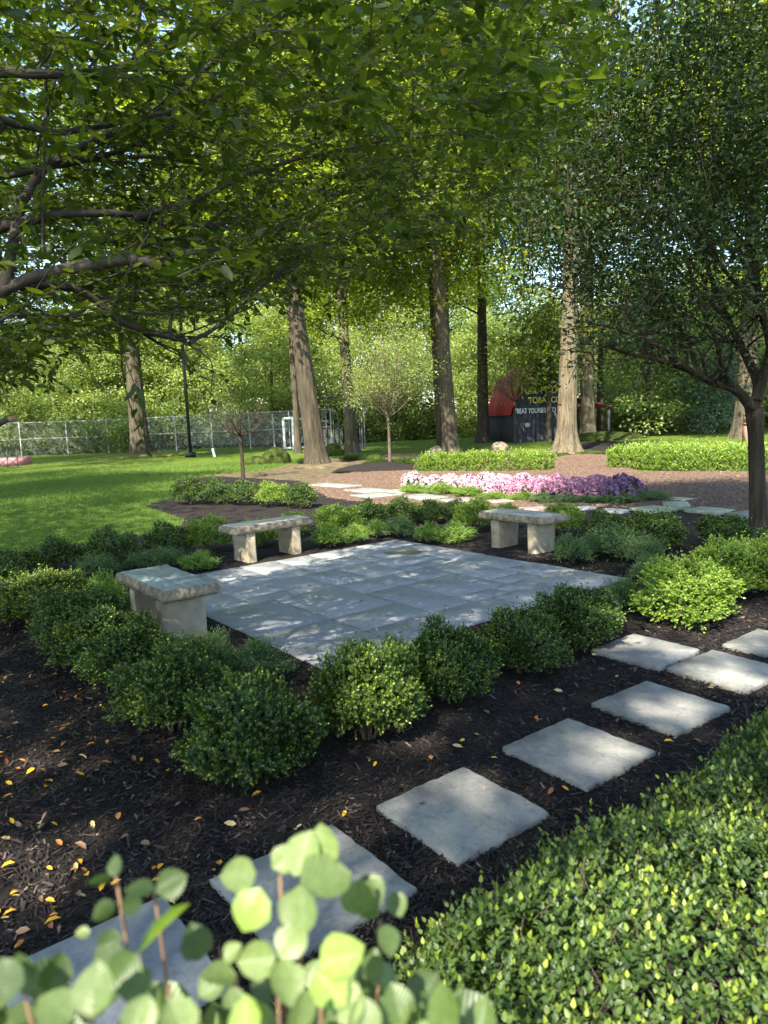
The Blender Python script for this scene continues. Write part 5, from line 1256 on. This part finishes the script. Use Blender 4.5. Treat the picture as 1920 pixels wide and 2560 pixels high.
# ---------------------------------------------------------------- barn
def barn():
    C0 = np.array([7.89, 42.46]); ang = math.atan2(.12, .99)
    root = empty('barn', (C0[0], C0[1], 0), ang); tag(root, 'small black barn with red gambrel roof and painted tobacco lettering among the trees', 'barn')
    W, D = 3.95, 5.2
    prof = [(0, 1.75), (.55, 3.75), (W/2, 4.75), (W-.55, 3.75), (W, 1.75)]
    def top(x):
        for (xa, za), (xb, zb) in zip(prof[:-1], prof[1:]):
            if xa <= x <= xb: return za+(zb-za)*(x-xa)/(xb-xa)
        return prof[-1][1]
    nb = 14; bw_ = W/nb
    win = (.62, 1.18, .80, 1.0+.05)     # opening x0,x1,z0,z1
    for i in range(nb):
        x0, x1 = i*bw_+.006, (i+1)*bw_-.006; t = .03+.008*(i % 2)
        xm = prof[1][0] if x0 < prof[1][0] < x1 else (W/2 if x0 < W/2 < x1 else (prof[3][0] if x0 < prof[3][0] < x1 else None))
        xs = [x0, x1] if xm is None else [x0, xm, x1]
        V = [(x, y, 0) for x in xs for y in (-t, 0)]+[(x, y, top(x)) for x in xs for y in (-t, 0)]
        m = len(xs); F = []
        for k in range(m-1):
            a_, b_ = 2*k, 2*k+2; o_ = 2*m
            F += [(a_, b_, b_+o_, a_+o_), (b_+1, a_+1, a_+1+o_, b_+1+o_), (a_+o_, b_+o_, b_+1+o_, a_+1+o_)]
        F += [(1, 0, 2*m, 2*m+1), (2*m-2, 2*m-1, 4*m-1, 4*m-2)]
        link('board', mesh_np('board', np.array(V, float), np.array(F), M['barnwall']), root)
    for i in range(16):
        y0, y1 = i*D/16+.006, (i+1)*D/16-.006; t = .03+.008*(i % 2)
        link('side_board', boxmesh('side_board', M['barnwall'], [(-t/2-.002, (y0+y1)/2, .875, t, y1-y0, 1.75)]), root)
        link('side_board', boxmesh('side_board', M['barnwall'], [(W+t/2+.002, (y0+y1)/2, .875, t, y1-y0, 1.75)]), root)
    link('back_wall', mesh_np('back_wall', np.array([(x, D, z) for x, z in [(0, 0), (W, 0)]+prof[::-1]], float), np.array([list(range(7))]), M['barnwall']), root)
    # window opening; its pale green panel stands for the lit lawn behind
    wf = link('window', boxmesh('window', M['barnwall'], [(.90, -.05, 1.18, .36, .03, .05), (.90, -.05, .86, .36, .03, .05), (.73, -.05, 1.02, .04, .03, .3), (1.07, -.05, 1.02, .04, .03, .3)]), root)
    link('lit_lawn_panel', boxmesh('lit_lawn_panel', M['lawnlit'], [(.90, -.043, 1.02, .30, .008, .27)]), wf)
    ov = .12
    ext = [(-.16, 1.62)]+prof[1:4]+[(W+.16, 1.62)]
    for (xa, za), (xb, zb) in zip(ext[:-1], ext[1:]):
        for k in range(9):
            y0 = -ov+(D+2*ov)*k/9+.01; y1 = -ov+(D+2*ov)*(k+1)/9-.01
            n_ = nrm(np.array([-(zb-za), 0, xb-xa])); q = n_*.05
            P = [np.array(v, float) for v in ((xa, y0, za), (xb, y0, zb), (xb, y1, zb), (xa, y1, za))]
            P = [p+n_*.01 for p in P]+[p+n_*.01+q for p in P]
            F = [(0, 3, 2, 1), (4, 5, 6, 7), (0, 1, 5, 4), (1, 2, 6, 5), (2, 3, 7, 6), (3, 0, 4, 7)]
            link('roof_panel', mesh_np('roof_panel', np.array(P), np.array(F), M['barnroof']), root)
    # lean-to on the right
    lt = [(W+.05, 2.45), (W+2.3, 1.85)]
    P = [(lt[0][0], -.1, lt[0][1]), (lt[1][0], -.1, lt[1][1]), (lt[1][0], D, lt[1][1]), (lt[0][0], D, lt[0][1])]
    P = np.array(P+[(x, y, z+.09) for x, y, z in P], float)
    link('lean_to_roof', mesh_np('lean_to_roof', P, np.array([(0, 3, 2, 1), (4, 5, 6, 7), (0, 1, 5, 4), (1, 2, 6, 5), (2, 3, 7, 6), (3, 0, 4, 7)]), M['leanroof']), root)
    link('lean_to_fascia', boxmesh('lean_to_fascia', M['barnwall'], [(W+.55, -.02, 2.0, .9, .04, .45)]), root)
    for y in (.1, D-.2): link('lean_to_post', boxmesh('lean_to_post', M['barnwall'], [(W+2.1, y, .93, .14, .14, 1.86)]), root)
    for txt, z, h, m_, xw in (('CHEW', 3.42, .30, 'whitepaint', 1.1), ('MAIL POUCH', 2.86, .42, 'yellowpaint', 2.9), ('TOBACCO', 2.30, .36, 'yellowpaint', 2.0), ('TREAT YOURSELF TO THE BEST', 1.72, .30, 'whitepaint', 3.8)):
        cu = bpy.data.curves.new('t', 'FONT'); cu.body = txt; cu.size = 1; cu.align_x = 'CENTER'; cu.extrude = .01; cu.offset = .012
        to = bpy.data.objects.new('t', cu); COL.objects.link(to)
        dg = bpy.context.evaluated_depsgraph_get(); me = bpy.data.meshes.new_from_object(to.evaluated_get(dg))
        bpy.data.objects.remove(to)
        co = np.zeros(len(me.vertices)*3, np.float32); me.vertices.foreach_get('co', co); co = co.reshape(-1, 3)
        sx = xw/(co[:, 0].max()-co[:, 0].min()); sy = h/(co[:, 1].max()-co[:, 1].min())
        co2 = np.stack([co[:, 0]*sx, -co[:, 2]*.5, co[:, 1]*sy], 1)
        me.vertices.foreach_set('co', co2.astype(np.float32).ravel()); me.materials.clear(); me.materials.append(M[m_]); me.name = 'lettering'; me.update()
        link('lettering', me, root, loc=(W/2, -.045, z))
barn()

# ================================================================= FOREST
def forest_mesh(leaf, seed, r, z0, z1, ncl, nper, ls, shape='egg', cs=1.0, shell=.5):
    C = crown_centres(ncl, r, r, z0, z1, seed, shell, shape)
    V, F, A = clump_leaves(C, nper, .6*cs, .5, ls, ls*.75)
    return mesh_np('crown', V, F, M[leaf], A)
FM = [forest_mesh('forest', 201, 4.2, .8, 13, 150, 150, .18, cs=.9), forest_mesh('forestdark', 202, 4.5, 1.5, 15, 150, 150, .19, cs=.9), forest_mesh('forest', 203, 3.6, .5, 10, 140, 130, .17, cs=.85), forest_mesh('maple', 204, 5, 5, 19, 210, 90, .28, cs=1.3)]
def ftrunk(seed, r, h, bark):
    V, F, A = tube([(0, 0, -.1), (.1, 0, h*.4), (-.1, .1, h)], [r, r*.8, r*.4], 12, 6, flare=.5, rough=.04, seed=seed)
    return mesh_np('trunk', V, F, M[bark], smooth=True)
FT = [ftrunk(1, .24, 10, 'bark'), ftrunk(2, .30, 12, 'barkpale'), ftrunk(3, .18, 8, 'barkdark'), ftrunk(4, .32, 14, 'barkdark')]
fnames = ['yellow green tree', 'dark green tree', 'low bushy tree', 'tall leafy tree']
pos = []
for k, (yy, n, x0, x1) in enumerate(((60, 15, -46, 40), (67, 16, -52, 52), (76, 15, -56, 60), (50, 5, 17, 42))):
    for i in range(n):
        pos.append((x0+(x1-x0)*(i+.5)/n+R.normal()*1.2, yy+R.normal()*1.6, k))
pos.sort(key=lambda p: p[0]/p[1]); seen_ = {}
ref = ['behind the left end of the fence', 'behind the fence left of the lamp post', 'behind the fence near the bare crab tree', 'behind the goal frame', 'behind the young tree', 'left of the barn', 'behind the barn', 'right of the barn', 'beyond the right hedge', 'behind the thick right trunk']
for i, (x, y, k) in enumerate(pos):
    v = [0, 1, 3, 2][k] if R.random() < .45 else int(R.integers(4))
    if k == 0: v = int(R.choice([0, 2, 1]))
    if k in (1, 2): v = int(R.choice([1, 3, 1, 0]))
    if k == 3: v = int(R.choice([0, 2]))
    if 6.2 < x < 14 and y < 55: continue
    root = empty('woodland_tree', (x, y, 0), R.random()*6.28)
    s = R.uniform(.85, 1.2)*(1.35 if k == 2 else 1)
    rr_ = ['first', 'second', 'third', 'fourth'][k]
    rk = int(min(9, max(0, (x/y+.62)/1.24*10)))
    key = (v, rk, k); seen_[key] = seen_.get(key, 0)+1
    tag(root, f'{fnames[v]} {ref[rk]}, {"front" if k == 0 else "nearest" if k == 3 else "middle" if k == 1 else "rear"} row'+(', farther right' if seen_[key] > 1 else ''), 'tree', 'woodland trees beyond the lawn')
    c_ = link('crown', FM[v], root, scale=s, loc=(0, 0, -.6 if k in (0, 3) else 0)); link('trunk', FT[(i+v) % 4], root, scale=s)
sb_ = {}
# understory shrubs closing the gap above the ground
US = [forest_mesh('forest', 301, 2.2, -.2, 3.6, 110, 70, .17, cs=.75), forest_mesh('forestdark', 302, 2.4, -.2, 3.0, 110, 70, .17, cs=.75)]
for i in range(34):
    x = -47+i*2.75+R.normal()*.6; y = 57.5+R.normal()*1.2+(3 if abs(x-9) < 5 else 0)
    root = empty('woodland_shrub', (x, y, 0), R.random()*6.28); kk = (i % 2, int(min(9, max(0, (x/y+.62)/1.24*10)))); sb_[kk] = sb_.get(kk, 0)+1
    tag(root, f'{"pale" if i % 2 == 0 else "dark"} {["bush", "second bush", "third bush", "fourth bush"][min(3, sb_[kk]-1)]} at wood edge {ref[kk[1]]}', 'shrub', 'bushes along the wood edge')
    link('foliage', US[i % 2], root, scale=R.uniform(.8, 1.25))
# blue spruces and shrubs on the right
spm = forest_mesh('spruce', 401, 2.6, -.1, 6.2, 190, 70, .15, 'cone', .6, .35)
for px_, py_, s, lb in ((1715, 1078, .95, 'pale blue green spruce beyond the right hedge, left one'), (1795, 1082, 1.0, 'bushy blue green spruce beside the thick right trunk')):
    p = G(px_, py_); root = empty('spruce_tree', tuple(p)); tag(root, lb, 'tree', 'blue spruces at right'); link('crown', spm, root, scale=s, rz=R.random()*6)
    link('trunk', FT[2], root, scale=(.6, .6, .5))
p = G(1576, 1083)
twig_tree('crab_tree', 'low spreading tree with pale bare lower branches right of the barn', p, 1.0, 4.0, 5.5, .16, 12, 9, bark='barkpale', leaf='forest', nleaf=30, ls=.16, sub=6)
# unseen trees left and behind the viewer, placed to cast shade and dapple
SPARSE = forest_mesh('maple', 501, 4.2, 6.5, 12.5, 46, 60, .24, cs=.8, shell=.3)
def shade_tree(x, y, s, me, lb, dz=0):
    root = empty('shade_tree', (x, y, 0), R.random()*6.28); tag(root, lb, 'tree', 'shade trees outside the view')
    link('crown', me, root, scale=s, loc=(0, 0, dz)); link('trunk', FT[3], root, scale=(s, s, s*1.2))
shade_tree(-16.5, 9, .8, cmB, 'shade tree standing on the lawn beyond the left edge of view')
def sparse_tree(x, y, r, z0, z1, ncl, seed, lb):
    root = empty('shade_tree', (x, y, 0)); tag(root, lb, 'tree', 'shade trees outside the view')
    C = crown_centres(ncl, r, r, z0, z1, seed, .3)
    off = R.normal(size=(ncl*60, 3))*np.array([.6, .6, .3]); P = np.repeat(C, 60, 0)+off
    P = P[carve(P+np.array([x, y, 0]))]; n = len(P)
    V, F, A = leaves(P, rv(n), nrm(np.array([0, 0, 1])+R.normal(size=(n, 3))*.5), .17*(.7+.6*R.random(n)), .12, T_DIA)
    link('crown', mesh_np('crown', V, F, M['maple'], A), root); link('trunk', FT[3], root, scale=(.8, .8, .75))
sparse_tree(-3.4, -8.4, 4.6, 6.0, 16, 300, 601, 'broad shade tree behind the viewer')
sparse_tree(-8.2, -4.2, 4.2, 6.0, 15.5, 260, 602, 'shade tree behind the viewer on the left')
sparse_tree(1.8, -9.5, 3.9, 6.5, 14, 240, 603, 'smaller shade tree behind the viewer on the right')
sparse_tree(-2.6, -11.5, 6.5, 15, 27, 340, 606, 'very tall unseen tree added for shade behind the viewer')  # added high crown that keeps the overhanging and right trees dark
sparse_tree(-9.5, 2.5, 3.6, 6.0, 12.0, 90, 604, 'slender shade tree left of the overhanging tree')
sparse_tree(-10.5, 8, 4.0, 6.0, 13.0, 110, 605, 'shade tree on the lawn just outside the left edge')
sparse_tree(-19, 17, 5, 6, 15, 190, 607, 'second shade tree on the lawn beyond the left edge of view')
sparse_tree(-26, 23, 5.5, 6, 15, 200, 608, 'third shade tree far out on the left lawn')
shade_tree(-13.5, 14.5, .75, cmB, 'shade tree on the lawn level with the crab tree, outside the left edge')
# tall trees filling the wood's upper part
for i, (x, y, rz_, lb) in enumerate(((-27, 40, 1, 'tall green tree at the left edge before the fence'), (-4.7, 40, 2, 'tall green tree behind the leaning tree'), (3.95, 40, 3, 'tall green tree hidden behind the tall brown trunk'), (20, 33, 0.3, 'tall green tree above the bright lime hedge'), (26, 30, 5, 'tall green tree at the far right edge'), (-27, 33, 4, 'tall green tree outside the left edge'), (-18.2, 31, 4, 'tall green tree whose crown fills the upper left'))):
    root = empty('tall_tree', (x, y, 0), rz_); tag(root, lb, 'tree', 'tall green trees of the upper wood')
    C = crown_centres(135, 7.2, 7.2, 8, 23, 950+i, .35); V, F, A = clump_leaves(C, 90, .85, .45, .27, .2)
    kk = np.repeat(carve(V.reshape(-1, 4, 3).mean(1)+np.array([x, y, 0]), .3, .95, SUN_FAR), 4); F = (np.cumsum(kk)-1)[F[kk[F[:, 0]]]]
    link('crown', mesh_np('crown', V[kk], F, M['maple'], A[kk]), root, rz=-rz_)
    link('trunk', FT[0], root, scale=(.8, .8, 1.5))
# far wood closing the view
C = np.stack([R.uniform(-85, 85, 700), R.uniform(92, 100, 700), R.uniform(0, 13, 700)], 1)
V, F, A = clump_leaves(C, 60, 1.3, .7, .7, .5)
tag(link('far_wood', mesh_np('far_wood', V, F, M['forestdark'], A)), 'solid mass of far woodland behind the trees', 'wood', kind='stuff')

# ================================================================= FALLEN LEAVES
v0, f0 = T_LEAF[0]*np.array([1, .95, 1.0]), np.array(T_LEAF[1])
FL = {}
for m_ in ('yellow', 'orange', 'russet', 'paleleaf', 'brownleaf', 'darkleaf'):
    FL[m_] = []
    for q in range(3):
        v_ = v0.copy(); v_[:, 2] += (.10+.12*q)*(v_[:, 0]-.5)**2*(1 if q != 1 else -1)+np.abs(v_[:, 1])*.12*(q-1)
        v_[:, 1] *= .5
        FL[m_].append(mesh_np('fallen_leaf', v_, f0, M[m_], smooth=True))
fn = {'yellow': 'yellow', 'orange': 'orange', 'russet': 'russet red', 'paleleaf': 'pale cream', 'brownleaf': 'brown curled', 'darkleaf': 'dark shrivelled'}
def fall(x, y, z, m_, where, s=None):
    o = link('fallen_leaf', FL[m_][R.integers(3)], loc=(x, y, z), rot=(R.normal()*.3, R.normal()*.3, R.random()*6.28), scale=s or R.uniform(.026, .058))
    if where.startswith('black mulch'):
        d_ = math.hypot(x, y)
        zone = ('close to the big round leaves' if d_ < 2.2 else 'in the sunny lower left mulch' if x < -1.0 and d_ < 2.9 else 'in the open mulch at lower left' if x < -.5 and d_ < 3.3 else
                'in the mulch near the largest boxwood' if x > -.5 else 'in the mulch below the nearest bench shrubs')
        tag(o, f'{fn[m_]} fallen leaf {zone}', 'leaf', f'{fn[m_]} leaves {zone}')
    else: tag(o, f'{fn[m_]} fallen leaf lying on the {where}', 'leaf', f'{fn[m_]} leaves fallen on the {where}')
stonepos = [np.array(o.location[:2]) for o in bpy.data.objects if o.name.startswith('stepping_stone')]
cnt = 0
while cnt < 165:
    px_ = R.random()**1.4*1000; py_ = R.uniform(1690, 2400)
    p = G(px_, py_)
    if R.random() > np.clip(1.3-px_/900, .12, 1) or not inpoly(np.array([p[0]]), np.array([p[1]]), mul_np)[0]: continue
    if min(np.linalg.norm(p[:2]-q) for q in stonepos) < .33: continue
    fall(p[0], p[1], .048, str(R.choice(['yellow', 'orange', 'russet', 'paleleaf', 'brownleaf'], p=[.34, .18, .13, .11, .24])), 'black mulch at the left'); cnt += 1
cnt = 0
while cnt < 42:
    p = G(R.uniform(1000, 1900), R.uniform(1560, 2100))
    if min(np.linalg.norm(p[:2]-q) for q in stonepos) < .33: continue
    fall(p[0], p[1], .048, str(R.choice(['orange', 'paleleaf', 'russet', 'brownleaf', 'yellow'])), 'mulch between the stepping stones', R.uniform(.03, .055)); cnt += 1
c, s = math.cos(PA), math.sin(PA)
for i in range(24):
    u, v = R.uniform(-1.6, 1.6, 2); fall(PC[0]+u*c-v*s, PC[1]+u*s+v*c, .052, str(R.choice(['darkleaf', 'brownleaf', 'russet', 'darkleaf'])), 'flagstones of the patio', R.uniform(.02, .045))
for i in range(22):
    p = G(R.uniform(1500, 1850), R.uniform(1180, 1260)); fall(p[0], p[1], .08, str(R.choice(['paleleaf', 'yellow'])), 'shaded far mulch at the right', R.uniform(.04, .08))
for (x, y, m_) in ((1215, 1968, 'orange'), (1063, 2008, 'russet')):
    p = G(x, y, .066); fall(p[0], p[1], .066, m_, 'large grey stepping stone', .028)
